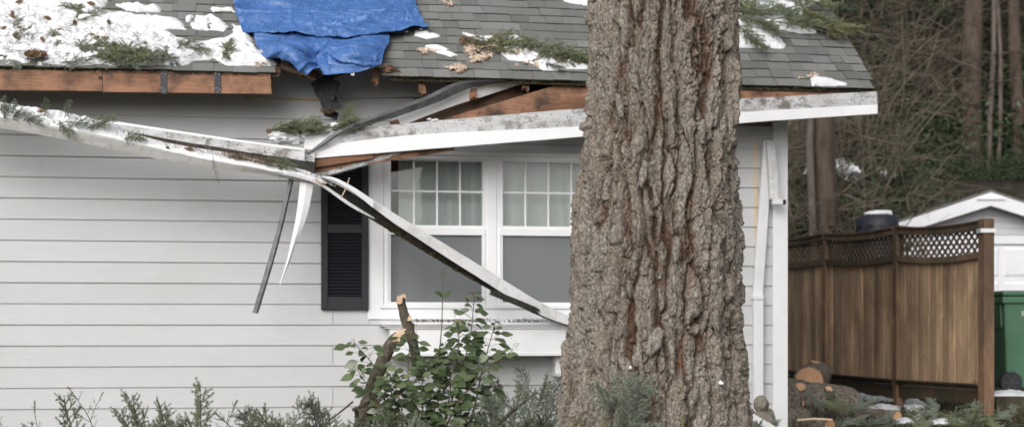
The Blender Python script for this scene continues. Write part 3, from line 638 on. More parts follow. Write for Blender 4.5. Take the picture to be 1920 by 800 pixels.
# ------------------------------------------------------------------ snow sheets with uneven edges
def seg_sd(U, V, poly):
    n = len(poly); d = np.full(U.shape, 1e9); ins = np.zeros(U.shape, bool); j = n-1
    for i in range(n):
        (x1, y1), (x0, y0) = poly[i], poly[j]; dx, dy = x1-x0, y1-y0
        t = np.clip(((U-x0)*dx+(V-y0)*dy)/(dx*dx+dy*dy+1e-12), 0, 1); d = np.minimum(d, np.hypot(U-x0-t*dx, V-y0-t*dy))
        c = ((y1 > V) != (y0 > V)) & (U < (x0-x1)*(V-y1)/(y0-y1+1e-12)+x1); ins ^= c; j = i
    return np.where(ins, d, -d)
def sheet(name, polys, to, step, thick, edge, label, warp=.03, lump=.5, seed=0, base=0.0, mat='snow', kind='stuff', cat='snow', wf=9):
    A = np.concatenate([np.array(p) for p in polys]); lo, hi = A.min(0)-.08, A.max(0)+.08
    u = np.arange(lo[0], hi[0], step); v = np.arange(lo[1], hi[1], step); U, Vv = np.meshgrid(u, v); q = np.stack([U.ravel(), Vv.ravel(), np.full(U.size, seed*3.1)], 1)
    sd = np.max([seg_sd(U, Vv, p) for p in polys], 0)+(fbm(q*[wf, wf*1.5, 1], seed+1, 4).reshape(U.shape)-.5)*2*warp
    h = thick*np.sqrt(np.clip(sd/edge, 0, 1)); nz = fbm(q*[14, 18, 1], seed+5, 4).reshape(U.shape); big = fbm(q*[3.5, 4, 1], seed+9, 3).reshape(U.shape)
    holes = fbm(q*[7, 12, 1], seed+13, 3).reshape(U.shape)
    h = h*(1+lump*(nz-.5)*2)*(.55+.9*big); h = np.where(((holes > .66) & (sd < .3)) | (holes > .71), h-.75*thick, h)
    ok = h > 0; cell = ok[:-1, :-1] | ok[1:, :-1] | ok[:-1, 1:] | ok[1:, 1:]
    O = to(U, Vv, np.maximum(h, -.004)+base); idx = np.arange(U.size).reshape(U.shape); c = np.argwhere(cell)
    Fc = np.stack([idx[c[:, 0], c[:, 1]], idx[c[:, 0], c[:, 1]+1], idx[c[:, 0]+1, c[:, 1]+1], idx[c[:, 0]+1, c[:, 1]]], 1)
    use, inv = np.unique(Fc, return_inverse=True)
    o = link(name, np_mesh(name, O.reshape(-1, 3)[use], inv.reshape(Fc.shape)), mat); return tag(o, label, cat, kind=kind)
def to_roof(U, V, h): return np.stack([U, YE+V*CS-h*SS, ZE+V*SS+h*CS], -1)
def rpoly(*pp): return [ruv(*p) for p in pp]
sheet('snow', [rpoly(*SNOWL), rpoly((214, 12), (300, 14), (298, 26), (228, 22)), rpoly((222, 29), (282, 32), (338, 44), (354, 60), (300, 57), (255, 50)), rpoly((350, 34), (396, 32), (428, 52), (420, 62), (360, 56)), rpoly((395, 18), (440, 20), (440, 26), (400, 26)), rpoly((436, 48), (470, 60), (478, 92), (450, 90))],
      to_roof, .010, .055, .09, 'broad white snow sheet over the left roof shingles beside the tarp', .035, .7, 1, .01)
sheet('snow', [rpoly((868, 64), (905, 72), (968, 70), (990, 84), (1040, 104), (1104, 122), (1104, 134), (1015, 134), (1000, 122), (960, 112), (930, 98), (882, 84)), rpoly((1000, 108), (1104, 122), (1104, 132), (1012, 132)), rpoly((940, 102), (1020, 106), (1015, 116), (955, 114))],
      to_roof, .009, .03, .06, 'thin snow under green fir twigs on the roof left of the big trunk', .03, .7, 2, .012)
sheet('snow', [rpoly((776, 60), (804, 61), (828, 70), (800, 75), (776, 70)), rpoly((795, 88), (822, 86), (856, 106), (845, 110), (815, 100))], to_roof, .008, .018, .03, 'small snow scraps on shingles just right of the tarp corner', .02, .7, 3, .012)
sheet('snow', [rpoly((1330, -60), (1545, -60), (1535, 6), (1505, 20), (1490, 46), (1550, 62), (1500, 66), (1462, 58), (1440, 46), (1420, 62), (1330, 40)), rpoly((1330, 40), (1400, 52), (1446, 62), (1474, 86), (1466, 93), (1420, 92), (1330, 90))],
      to_roof, .010, .032, .07, 'snow sheet under fir boughs on the roof right of the trunk', .035, .6, 4, .012)
sheet('snow', [rpoly((1518, 146), (1546, 149), (1588, 160), (1586, 164), (1524, 164))], to_roof, .008, .03, .04, 'lone snow wedge at the eave near the right roof corner', .012, .5, 5, .012)
sheet('snow', [rpoly((1020, -30), (1110, -30), (1110, 14), (1060, 6))], to_roof, .011, .03, .05, 'snow at the top of the frame against the big trunk', .02, .6, 6, .012)
# ------------------------------------------------------------------ twigs, cones and chips on the roof
lab = 'fir sprig lying on the snow at the left eave'
for px, py, a, l, k in ((182, 92, 165, .34, 0), (205, 104, 10, .32, 1), (232, 100, 25, .4, 2), (255, 110, -10, .42, 3), (290, 104, 170, .36, 0), (240, 118, -35, .3, 1), (275, 100, 5, .34, 2), (168, 90, 20, .3, 3), (215, 112, 170, .36, 2), (262, 106, 175, .4, 1), (300, 110, -15, .3, 0), (245, 96, 160, .34, 3), (225, 108, -20, .36, 0)):
    roof_fir(px, py, a, l, 'green fir sprig in the dense clump on snow above the left eave', 'fir clump above the left eave', rf.choice(('needles', 'needles_blue')), .035, k)
for px, py, a, l, k in ((345, 86, 15, .22, 1), (375, 90, -20, .2, 2), (430, 88, 80, .24, 0), (428, 104, 60, .2, 3)):
    roof_fir(px, py, a, l, 'small fir sprig on snow between the eave clump and tarp', 'sprigs left of the tarp', 'needles', .035, k)
roof_fir(155, 24, 100, .22, 'curled fir sprig beside the round upper sprig', None, 'needles', .04, 0)
roof_fir(162, 28, 50, .3, 'round fir sprig on snow in the upper left of the roof', None, 'needles', .04, 2)
roof_fir(140, 15, 160, .22, 'thin twig reaching left from the round upper sprig', None, 'needles', .045, 1)
for px, py, a, l in ((32, 44, 70, .16), (104, 68, 95, .15), (34, 68, 100, .14), (45, 60, 30, .16), (110, 85, 80, .12)):
    roof_fir(px, py, a, l, 'tiny fir twig lying on the open snow of the left roof', 'tiny twigs on the left roof snow', rf.choice(('needles', 'needles_olive')), .04)
for px, py, a, l in ((128, 122, -70, .18), (30, 124, -80, .16), (150, 116, 10, .22)):
    roof_fir(px, py, a, l, 'fir twig drooping over the left eave above bare fascia', 'twigs drooping over the left eave', 'needles_blue', .03)
for px, py, a, l, kn in ((905, 78, 170, .3, 'needles_olive'), (925, 84, -15, .36, 'needles_olive'), (955, 82, 10, .4, 'needles'), (985, 84, 165, .4, 'needles'), (1010, 90, -12, .42, 'needles_blue'), (1045, 104, -15, .44, 'needles'), (1075, 112, -10, .4, 'needles'), (1090, 108, 175, .36, 'needles_olive'), (1040, 122, -40, .26, 'needles_blue'), (930, 74, 5, .3, 'needles_olive'), (1030, 108, 20, .34, 'needles')):
    roof_fir(px, py, a, l, 'fir twig in the green debris band beside the big trunk', 'debris band on the roof beside the trunk', kn, .03)
for px, py, a, l, kn in ((1400, 20, 170, .5, 'needles'), (1430, 14, 15, .4, 'needles_blue'), (1462, 24, -10, .36, 'needles'), (1490, 36, 5, .4, 'needles'), (1530, 42, -15, .42, 'needles'), (1555, 50, -25, .55, 'needles_olive'), (1575, 58, -35, .4, 'needles_olive'), (1415, 44, -40, .45, 'needles'), (1440, 55, -60, .4, 'needles_blue'), (1395, 62, -70, .4, 'needles'), (1500, 50, -20, .4, 'needles'), (1425, 82, -60, .3, 'needles'), (1450, -10, 10, .6, 'needles'), (1520, 10, -40, .5, 'needles'), (1390, 5, 80, .5, 'needles_olive'), (1510, 34, 165, .4, 'needles_blue'), (1545, 38, 150, .4, 'needles_olive')):
    roof_fir(px, py, a, l, 'fir bough in the heap on the snowy right end of the roof', 'fir boughs on the right roof end', kn, .05)
# one fir cone, copied
cm_ = MB(); 
for i in range(7):
    f = i/6; rr = .011*math.sin(math.pi*min(f*.86+.12, 1))+.001
    cm_.tube([(f*.05, 0, 0), (f*.05+.008, 0, 0)], [rr*1.1, rr*.72], 7, smooth=False)
cone_me = cm_.mesh('fir_cone'); cone_me.materials.append(MATS['litter'])
def cone(p, n, label, group):
    o = bpy.data.objects.new('fir_cone', cone_me); col.objects.link(o); a = rf.uniform(0, 6.28); ax = Vector((math.cos(a), math.sin(a)*CS, math.sin(a)*SS)) if n is RN else Vector((math.cos(a), math.sin(a)*.5, .1))
    ay = n.cross(ax).normalized(); M4 = Matrix((ax, ay, ax.cross(ay))).transposed().to_4x4() @ Matrix.Scale(rf.uniform(1.0, 1.5), 4); M4.translation = p; o.matrix_world = M4; tag(o, label, 'cone', group)
for px, py in ((23, 22), (29, 5), (40, 50), (186, 68), (190, 70), (178, 65), (12, 50), (78, 70), (30, 70), (140, 46), (205, 44), (152, 8), (60, 95), (215, 88), (18, 28), (95, 35), (120, 58), (270, 78), (178, 8)):
    cone(R(px, py, .075), RN, 'brown fir cone scattered on the snow of the left roof', 'fir cones on the left roof')
def scatter_roof(n, cx, cy, rx, ry, off=.02, seed=1, sprd=.02):
    r = random.Random(seed); out = []
    for _ in range(n):
        a, q = r.uniform(0, 6.283), math.sqrt(r.random()); out.append(R(cx+rx*q*math.cos(a), cy+ry*q*math.sin(a), off+abs(r.gauss(0, sprd))))
    return out
tag(specks('twig_litter', sum((scatter_roof(170, x, y, 48, 20, .055, i) for i, (x, y) in enumerate(((40, 30), (30, 80), (120, 30), (130, 70), (200, 60), (60, 60), (280, 80), (350, 95), (90, 110)))), []), 'dark_litter', (.02, .07), None, 1, .2, .07, RN), 'thin dark twigs and needles strewn over the left roof snow', 'litter')
tag(specks('bark_litter', scatter_roof(500, 66, 101, 22, 7, .06, 9), 'litter', (.01, .03), None, 2, .5, .4, RN), 'brown bark flakes on snow at the far left eave', 'litter')
cl = []
rc = random.Random(31)
for (n_, x, y, rx, ry) in ((750, 860, 127, 26, 9), (300, 800, 96, 20, 6), (450, 905, 108, 30, 12), (700, 935, 84, 46, 10), (350, 885, 92, 26, 14), (300, 970, 95, 30, 10), (160, 1000, 118, 26, 9), (130, 720, 124, 14, 6), (90, 840, 7, 12, 5), (140, 490, 117, 24, 7), (240, 1060, 106, 44, 13), (110, 1525, 141, 22, 4)):
    sub_ = [(rc.gauss(x, rx*.45), rc.gauss(y, ry*.4), rc.uniform(.25, .6)) for _ in range(7)]
    for _ in range(n_):
        a_, b_, s_ = rc.choice(sub_); xx, yy = rc.gauss(a_, rx*.22*s_*1.6), rc.gauss(b_, ry*.3*s_*1.4); q_ = math.exp(-((xx-x)/rx)**2-((yy-y)/ry)**2); cl.append(R(xx, yy, .014+rc.random()*.035*q_))
tag(specks('wood_chips', cl, 'chips', (.01, .032), None, 3, .35, .5, RN), 'pale sawdust and wood chips heaped on the right roof shingles', 'wood chips')
tag(specks('needle_litter', sum((scatter_roof(800, x, y, rx, ry, .02, s+50, .02) for x, y, rx, ry, s in ((930, 85, 50, 14, 0), (1000, 95, 40, 14, 1), (1060, 110, 45, 14, 2), (880, 76, 20, 8, 3), (430, 92, 40, 18, 4))), []), 'litter', (.012, .03), None, 4, .4, .14, RN), 'loose brown needles among the roof debris', 'litter')
# ================================================================== blue tarp
tarp = thing('tarp', R(600, 60), 'wrinkled blue plastic tarp draped over the broken eave', 'tarp')
def tarp_sheet(name, grid, nu, nv, amp, seed, hem=True):
    rows = [spline(g, nu) for g in grid]; Cc = np.array(rows); G = np.stack([spline(list(Cc[:, j]), nv) for j in range(nu)], 1)
    V = G.reshape(-1, 3); du = np.gradient(G, axis=1); dv = np.gradient(G, axis=0); N = np.cross(du, dv); N /= np.linalg.norm(N, axis=2)[..., None]
    N = N*np.where((N @ np.array([0, -1, .8]))[..., None] < 0, -1, 1)
    q = V*[1, 1, 1]; rid = lambda f, s, o: 1-2*np.abs(fbm(q*f+3*(fbm(q*f*.6, s+40, 2)[:, None]-.5), s, o)-.5)
    cre = np.clip(rid(np.array([2.2, 3., 4.]), seed, 2), 0, 1)**5*1.1+np.clip(rid(np.array([1.6, 3., 8.]), seed+7, 2), 0, 1)**6*1.2+np.clip(rid(7., seed+17, 2), 0, 1)**5*.35+fbm(q*5, seed+3, 3)*.9
    h = (cre*amp).reshape(G.shape[:2])
    G2 = G+N*h[..., None]; Fc = [(i*nu+j, i*nu+j+1, (i+1)*nu+j+1, (i+1)*nu+j) for i in range(nv-1) for j in range(nu-1)]
    o = link(name, np_mesh(name, G2.reshape(-1, 3), Fc), 'tarp', tarp); s = o.modifiers.new('solid', 'SOLIDIFY'); s.thickness = .0015
    return o, G2
g = [[R(x, y, o) for x, y, o in row] for row in (
    ((418, -130, .04), (500, -130, .05), (590, -130, .05), (680, -130, .05), (758, -130, .04)),
    ((428, -45, .03), (510, -45, .045), (590, -45, .05), (680, -45, .045), (768, -45, .03)),
    ((437, 8, .025), (510, 8, .045), (590, 10, .05), (690, 8, .045), (778, 8, .025)),
    ((446, 42, .02), (515, 46, .04), (600, 50, .05), (700, 42, .05), (790, 38, .03)),
    ((456, 68, .03), (515, 72, .055), (600, 77, .07), (700, 73, .065), (806, 57, .03)))]
up_t, Gu = tarp_sheet('upper_sheet', g, 200, 150, .03, 3)
Yt = -.52
g = [[R(474, 62, .02), R(530, 62, .02), R(600, 62, .02), R(670, 62, .02), R(729, 62, .02)],
     [R(478, 76, .02), R(530, 82, .045), R(600, 86, .05), R(670, 82, .045), R(727, 78, .02)],
     [R(487, 92, .02), P(535, 94, -.50), P(598, 106, -.34), P(668, 91, -.52), R(722, 94, .03)],
     [R(493, 100, .03), P(548, 106, -.62), P(592, 122, -.40), P(660, 102, -.64), P(717, 108, -.55)],
     [R(497, 104, .02), P(560, 122, -.62), P(594, 138, -.50), P(655, 124, -.58), P(712, 122, -.58)],
     [R(500, 107, .02), P(570, 132, -.60), P(606, 148, -.60), P(655, 143, -.64), P(704, 130, -.60)]]
lo_t, Gl = tarp_sheet('lower_sheet', g, 160, 110, .032, 9)
def grommet(p, nrm):
    m = MB(); nrm = Vector(nrm).normalized(); a = nrm.orthogonal().normalized(); b = nrm.cross(a); N = 12
    vs = [Vector(p)+nrm*.004+(a*math.cos(6.283*k/N)+b*math.sin(6.283*k/N))*r for r in (.006, .015) for k in range(N)]
    m.add(vs, [(k, (k+1) % N, N+(k+1) % N, N+k) for k in range(N)]); m.build('grommet', 'brass', tarp)
for (x, y) in ((447, 13), (459, 61), (484, 20), (492, 72), (705, 73), (762, 60), (781, 30), (789, 55)): grommet(R(x, y, .055), RN)
for (x, y, Y) in ((661, 139, -.66), (703, 114, -.62), (489, 97, -.56)): grommet(P(x, y, Y), (0, -1, .2))
# splintered wood under the tarp
for i, (x0, y0, x1, y1, Y, h) in enumerate(((520, 118, 590, 150, -.42, .05), (535, 116, 605, 146, -.3, .07), (552, 128, 596, 152, -.5, .03), (525, 124, 570, 140, -.46, .03), (722, 120, 760, 142, -.45, .03), (712, 136, 742, 128, -.48, .035), (600, 150, 680, 120, -.2, .06))):
    tag(plank('splinter', P(x0, y0, Y), P(x1, y1, Y-.05), h, .02, 'raw_fir' if i in (2, 5) else 'plywood_dark', None, jag=(.06, .09), seed=60+i, seg=6), 'splintered roof board poking out beneath the blue tarp', 'splinter', 'splinters under the tarp')
# shingle scraps dangling below the tarp
for i, (cx, cy, w, h, a, Y, lb) in enumerate(((603, 161, .16, .14, .5, -.30, 'dark torn shingle scrap hanging at upper left below the tarp'), (620, 167, .13, .17, -.45, -.34, 'dark torn shingle scrap hanging in the middle below the tarp'), (617, 190, .16, .19, .38, -.32, 'dark mud-stained shingle scrap, lowest below the tarp'), (622, 214, .12, .07, -.3, -.27, 'small dark shingle tip behind the lowest scrap'))):
    c = P(cx, cy, Y); N = 6; m = MB(); vs = []; 
    for s in (0, 1):
        for k in range(N*2+1):
            for j in (0, 1): pass
    G = []
    for j in range(N+1):
        for k in range(N+1):
            x, z = (k/N-.5)*w*(1-.15*j/N), (j/N-.5)*h; y = .02*math.sin(k/N*3+j/N*2+i)+.02*(j/N)**2
            G.append(c+Vector((x*math.cos(a)-z*math.sin(a), y, x*math.sin(a)+z*math.cos(a))))
    o = link('shingle_scrap', np_mesh('shingle_scrap', [tuple(v) for v in G], [(j*(N+1)+k, j*(N+1)+k+1, (j+1)*(N+1)+k+1, (j+1)*(N+1)+k) for j in range(N) for k in range(N)], False), 'torn_shingle')
    s = o.modifiers.new('solid', 'SOLIDIFY'); s.thickness = .006; tag(o, lb, 'shingle')
tag(specks('scrap_mud', [P(615+rf.gauss(0, 7), 208+rf.gauss(0, 2), -.345) for _ in range(150)], 'litter', (.008, .02), None, 12, .5, .5), 'brown mud and needles stuck to the lowest torn shingle', 'litter')
# ================================================================== long fallen fascia, hinged at the right corner
ff = thing('fallen_fascia', P(1640, 215, -.56), 'long white fascia board sagging from the right roof corner behind the trunk', 'fascia')
loft('upper_face', [[(574, 250, -.54), (800, 228, -.55), (1100, 203, -.56), (1380, 186, -.56), (1642, 172, -.56)], [(572, 284, -.545), (800, 256, -.555), (1100, 237, -.565), (1380, 212, -.565), (1642, 198, -.565)]], 'dirty_white', 80, .012, ff, wob=.004, sub=6)
loft('lower_trim', [[(640, 268, -.568), (800, 251, -.578), (1100, 236, -.59), (1380, 211, -.59), (1645, 196, -.59)], [(566, 298, -.57), (800, 279, -.585), (1100, 255, -.60), (1380, 231, -.60), (1645, 213, -.60)], [(566, 299, -.54), (800, 280, -.55), (1100, 256, -.555), (1380, 232, -.555), (1645, 214, -.555)]], 'white_paint', 80, .004, ff, wob=.002, sub=4)
loft('end_flap', [[(573, 252, -.535), (640, 246, -.55)], [(571, 262, -.565), (612, 262, -.585)], [(568, 296, -.57), (575, 288, -.59)]], 'white_paint', 20, .003, ff, sub=4)
loft('end_cap', [[(1642, 172, -.56), (1644, 213, -.60)], [(1645, 173, -.50), (1646, 212, -.50)]], 'white_paint', 10, .004, ff)
# bent dark drip edge crossing the fascia
tag(loft('drip_edge', [[(568, 295, -.60), (600, 268, -.62), (645, 238, -.62), (740, 203, -.60), (800, 180, -.58), (846, 158, -.56), (885, 151, -.54), (960, 149, -.50)], [(570, 298, -.60), (603, 272, -.625), (648, 243, -.63), (743, 208, -.61), (804, 185, -.59), (850, 163, -.57), (888, 154, -.55), (960, 150, -.51)], [(571, 298, -.59), (606, 273, -.60), (652, 247, -.60), (750, 217, -.58), (815, 194, -.55), (862, 173, -.53), (900, 160, -.5), (962, 151, -.48)]], ['dark_metal', 'grey_metal'], 60, .002, None, [0, 1], .003, sub=2), 'bent dark metal drip edge slanting up across the white fascia', 'drip edge')
tag(loft('loose_sheet', [[(742, 214, -.50), (830, 182, -.48), (905, 160, -.44), (985, 150, -.40)], [(752, 236, -.48), (840, 202, -.44), (915, 178, -.40), (990, 153, -.36)]], 'white_metal', 30, .006, None, None, .003, sub=3), 'pale grey soffit strip slanting under the eave behind the drip edge', 'soffit')
# planks
tag(plank('plank', P(820, 248, -.44), P(1150, 148, -.44), .18, .038, 'raw_fir', None, jag=(0, .05), seed=41), 'orange-brown roof plank rising behind the fallen fascia to the trunk', 'plank')
tag(plank('plank', P(730, 246, -.36), P(985, 166, -.30), .15, .02, 'plywood_dark', None, jag=(.04, .1), seed=42), 'dark brown sheathing board behind the orange plank', 'plank')
tag(plank('plank', P(1000, 214, -.49), P(1120, 186, -.49), .10, .03, 'raw_fir_dark', None, jag=(.1, .02), seed=43), 'short split plank end touching the trunk below the orange plank', 'plank')
tag(plank('plank', P(584, 312, -.50), P(850, 268, -.50), .12, .038, 'raw_fir', None, jag=(.03, .03), seed=44), 'orange plank under the fallen fascia above the shutter', 'plank')
tag(plank('plank', P(548, 314, -.55), P(700, 290, -.545), .06, .03, 'raw_fir_dark', None, jag=(.06, .03), seed=45), 'dark split plank end beside the gutter break', 'plank')
tag(plank('soffit_strip', P(600, 330, -.46), P(752, 287, -.46), .035, .12, 'dirty_white', None, jag=(.02, .02), seed=46), 'grey soffit strip under the orange plank over the shutter', 'soffit')
# ================================================================== fallen gutter on the left, full of snow
gl = thing('fallen_gutter', P(0, 240, -.7), 'long white gutter torn loose at left and filled with snow', 'gutter')
st = (-120, 0, 100, 213, 300, 400, 500, 590)
def cv(ys, Y, xs=st): return [(x, y, (Y if not hasattr(Y, '__len__') else Y[i])) for i, (x, y) in enumerate(zip(xs, ys))]
lipY = cv((208, 222, 240, 262, 281, 302, 320, 339), -.76)
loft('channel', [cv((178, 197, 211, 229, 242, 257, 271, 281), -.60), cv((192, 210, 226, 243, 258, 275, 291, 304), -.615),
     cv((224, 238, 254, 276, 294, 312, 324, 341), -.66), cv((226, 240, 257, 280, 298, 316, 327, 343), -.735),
     lipY, cv((205, 219, 237, 259, 278.5, 300, 318, 337), -.745)], ['dirty_white', 'grime_shade', 'gutter_face', 'gutter_moss'], 120, .003, gl, [0, 1, 2, 2, 2], .004, sub=3)
loft('back_flange', [[(205, 226, -.598), (300, 240.5, -.598), (400, 255.5, -.598), (500, 269.5, -.598), (571, 278.5, -.598)], [(205, 231, -.604), (300, 245, -.604), (400, 259.5, -.604), (500, 273.5, -.604), (571, 282, -.604)]], 'white_paint', 60, .007, gl)
loft('end_plate', [[(568, 279, -.6), (569, 297, -.6)], [(571, 279, -.7), (571, 297, -.7)]], 'white_metal', 6, .003, gl)
# snow in it
def gutter_snow(name, top, front, Yb, Yf, label, seed, amp, n=170, mrows=16, mat='snow', crown=.03):
    A = spline([P(x, y, Yb) for x, y in top], n); B = spline([P(x, y, Yf) for x, y in front], n); t = np.linspace(0, 1, mrows)[:, None, None]
    G = A*(1-t)+B*t; q = G.reshape(-1, 3); nz = (fbm(q*13, seed, 4)-.45)*2*amp+(fbm(q*40, seed+4, 3)-.5)*amp*.7; w = (np.sin(np.pi*np.clip(t*1.1, 0, 1))**.5).reshape(-1, 1).repeat(n, 1).ravel()
    q = q+np.outer(w*(nz+crown*.5), [0, -.5, .87]); Fc = [(i*n+j, i*n+j+1, (i+1)*n+j+1, (i+1)*n+j) for i in range(mrows-1) for j in range(n-1)]
    return tag(link(name, np_mesh(name, q, Fc), mat), label, 'snow', kind='stuff')
gutter_snow('snow', [(-120, 172), (0, 193), (60, 202), (110, 210), (170, 222), (215, 236), (230, 246)], [(-120, 207), (0, 221), (60, 231), (110, 241), (170, 253), (215, 262), (230, 265)], -.60, -.75, 'lumpy snow heaped in the left end of the fallen gutter', 3, .042, crown=.05)
gutter_snow('snow', [(215, 240), (300, 264), (360, 276), (430, 287), (500, 303), (560, 316), (615, 336)], [(215, 261), (300, 280), (360, 293), (430, 307), (500, 319), (560, 328), (612, 345)], -.66, -.755, 'thin snow strip in the gutter where it narrows to the break', 5, .014, crown=.012)
r3 = random.Random(8); pts = []
for _ in range(1500):
    t = r3.choice((r3.gauss(445, 14), r3.gauss(500, 22), r3.uniform(230, 600))); yy = np.interp(t, [213, 300, 400, 500, 600], [248, 268, 287, 306, 335])
    pts.append(P(t, yy+r3.uniform(-5, 6), -.70+r3.uniform(-.03, .02))+Vector((0, -.02, .012)))
tag(specks('needle_litter', pts, 'litter', (.012, .035), None, 6, .5, .14), 'brown needles lying in the fallen gutter near the break', 'litter')
glab = 'fir sprig stuck in the snowy left end of the fallen gutter'
for px, py, dx, dz, l in ((14, 214, .6, .5, .22), (30, 214, 1, .45, .2), (5, 205, -.3, .8, .16), (88, 205, .3, .8, .14), (128, 208, .4, .8, .16), (60, 220, 1, -.1, .2), (125, 238, .7, -.6, .2), (100, 232, -.8, -.1, .14), (195, 228, .8, .4, .22), (180, 236, .5, .2, .2), (150, 228, 1, .1, .2)):
    p = P(px, py, -.72); fir(rf.choice(TW['needles_blue']+TW['needles']), p-Vector((dx, 0, dz)).normalized()*l*.4, (dx, rf.uniform(-.5, .1), dz), (0, -1, .5), l, glab, 'sprigs in the left gutter end')
for px, py, dx, dz, l in ((245, 262, 1, .05, .2), (390, 276, .1, .9, .1), (530, 306, .6, -.4, .18), (505, 304, 1, .1, .16), (530, 315, .1, -.9, .12)):
    p = P(px, py, -.73); fir(rf.choice(TW['needles']), p-Vector((dx, 0, dz)).normalized()*l*.4, (dx, -.1, dz), (0, -1, .5), l, 'small fir sprig in the narrow right half of the gutter', 'sprigs in the right gutter half')
for px in (400,): fir(BARE[0], P(400, 292, -.775), (.02, 0, -1), (0, -1, 0), .23, 'thin fir twig dangling over the gutter lip')
for px, py in ((92, 228), (104, 231), (70, 209), (314, 277), (364, 280), (98, 234)): cone(P(px, py, -.73), Vector((0, -.5, .87)), 'fir cone in the snow of the fallen gutter', 'fir cones in the gutter')
# ================================================================== broken gutter hanging to the window box
gb = thing('broken_gutter', P(1060, 604, -.36), 'broken white gutter slanting down across the window to its box', 'gutter')
bx = (604, 660, 740, 830, 900, 1000, 1066)
def ys(Y0, Y1, xs=bx): return [Y0+(Y1-Y0)*(x-604)/(1066-604) for x in xs]
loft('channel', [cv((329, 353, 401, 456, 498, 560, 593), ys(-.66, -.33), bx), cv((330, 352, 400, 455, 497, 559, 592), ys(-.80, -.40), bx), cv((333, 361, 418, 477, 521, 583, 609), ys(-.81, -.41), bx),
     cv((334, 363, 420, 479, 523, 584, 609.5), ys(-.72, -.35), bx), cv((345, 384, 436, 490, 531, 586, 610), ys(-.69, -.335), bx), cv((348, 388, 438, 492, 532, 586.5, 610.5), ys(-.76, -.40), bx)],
     ['stained_white', 'grime_shade', 'gutter_moss'], 110, .003, gb, [0, 0, 1, 1, 2], .005, sub=3)
loft('lip', [[(530, 323, -.765), (566, 330, -.77), (604, 344, -.775), (660, 382, -.77), (702, 408, -.755)], [(530, 327, -.76), (566, 335, -.765), (602, 349, -.77), (657, 387, -.765), (702, 410, -.75)]], 'stained_white', 50, .004, gb)
loft('torn_flange', [[(606, 330, -.80), (630, 334, -.82), (665, 352, -.81), (700, 375, -.80)], [(606, 331, -.80), (630, 340, -.82), (668, 364, -.81), (700, 390, -.80)]], 'white_metal', 30, .003, gb)
m = MB(); A, B = P(655, 333, -.80), P(641, 368, -.80); m.tube([A, (A+B)/2+Vector((.01, 0, 0)), B], [.004, .007, .005], 5); tag(m.build('wood_sliver', 'split_wood'), 'pale wood sliver standing in the broken gutter', 'sliver')
m = MB(); A, B = P(590, 334, -.79), P(604, 345, -.79); m.tube([A, B], [.005, .008], 5); tag(m.build('wood_sliver', 'split_wood'), 'short wood sliver lying in the gutter at the bend', 'sliver')
tag(plank('under_shade_strip', P(916, 545, -.62), P(1012, 584, -.48), .05, .02, 'grime_shade', None, jag=(.05, .06), seed=50, seg=8), 'dark strip painted in for the shade beneath the lower broken gutter', 'bark')  # solid dark strip standing in for the shadow under the gutter
pts = [P(x, np.interp(x, bx, (345, 384, 436, 490, 531, 586, 610))+r3.uniform(-7, 2), np.interp(x, bx, ys(-.72, -.37))) for x in [r3.uniform(720, 900) for _ in range(700)]]
tag(specks('gutter_dirt', pts, 'dark_litter', (.012, .035), None, 14, .5, .4), 'dark rotten leaf litter in the broken gutter', 'litter')
pts = [P(x, np.interp(x, (560, 640), (326, 352))+r3.uniform(-9, 1), -.72) for x in [r3.uniform(545, 640) for _ in range(260)]]
tag(specks('snow_crumbs', pts, 'snow', (.01, .03), None, 15, .6, .7), 'snow crumbs in the gutter at the bend', 'snow')
# hanging metal strip and torn white shard
tag(loft('metal_strip', [[(543, 330, -.66), (512, 455, -.64), (473, 586, -.6)], [(549, 331, -.68), (519, 457, -.66), (480, 587, -.62)], [(552, 332, -.65), (522, 458, -.63), (484, 587, -.59)]], 'grey_metal', 24, .0025, None, None, .002), 'long dark grey metal strip hanging from the gutter break', 'metal strip')
tag(loft('torn_shard', [[(563, 338, -.70), (556, 400, -.67), (544, 460, -.63), (534, 500, -.6), (524, 533, -.58)], [(576, 338, -.71), (566, 400, -.69), (550, 460, -.65), (537, 500, -.61), (525, 534, -.58)], [(589, 340, -.70), (577, 400, -.68), (556, 455, -.64), (540, 500, -.60), (525.5, 534, -.58)]], 'white_paint', 40, .002, None, None, .003), 'torn white metal shard pointing down beside the shutter', 'shard')
# debris heap on the break
for i, (x0, y0, x1, y1, h, mt, lb) in enumerate(((498, 248, 560, 246, .05, 'raw_fir_dark', 'dark broken board at the left of the debris heap on the eave break'), (520, 268, 572, 262, .03, 'raw_fir', 'thin orange board edge under the debris heap'), (540, 243, 600, 250, .05, 'plywood_dark', 'dark board scrap inside the debris heap'), (620, 246, 700, 228, .05, 'plywood_dark', 'dark board scrap at the right of the debris heap'))):
    tag(plank('board_scrap', P(x0, y0, -.5+.03*i), P(x1, y1, -.5+.03*i), h, .05, mt, None, jag=(.04, .04), seed=70+i, seg=6), lb, 'board')
for i, (x, y, s, lb) in enumerate(((528, 257, .075, 'left snow lump'), (553, 262, .06, 'right snow lump'), (540, 252, .05, 'middle snow lump'), (610, 246, .03, 'small snow lump'), (628, 236, .035, 'upper small snow lump'), (574, 250, .025, 'tiny snow lump'))):
    bm = bmesh.new(); bmesh.ops.create_icosphere(bm, subdivisions=4, radius=s); c = P(x, y, -.55)
    co = np.array([v.co[:] for v in bm.verts]); d = .55+.9*fbm(co*45+i*9, 4, 3)
    for v, k in zip(bm.verts, d): v.co = v.co*k; v.co.x *= 1.3; v.co.z *= .75; v.co += c
    me = bpy.data.meshes.new('snow_lump'); bm.to_mesh(me); bm.free(); me.polygons.foreach_set('use_smooth', [True]*len(me.polygons)); tag(link('snow_lump', me, 'snow'), lb+' in the debris heap on the eave break', 'snow')
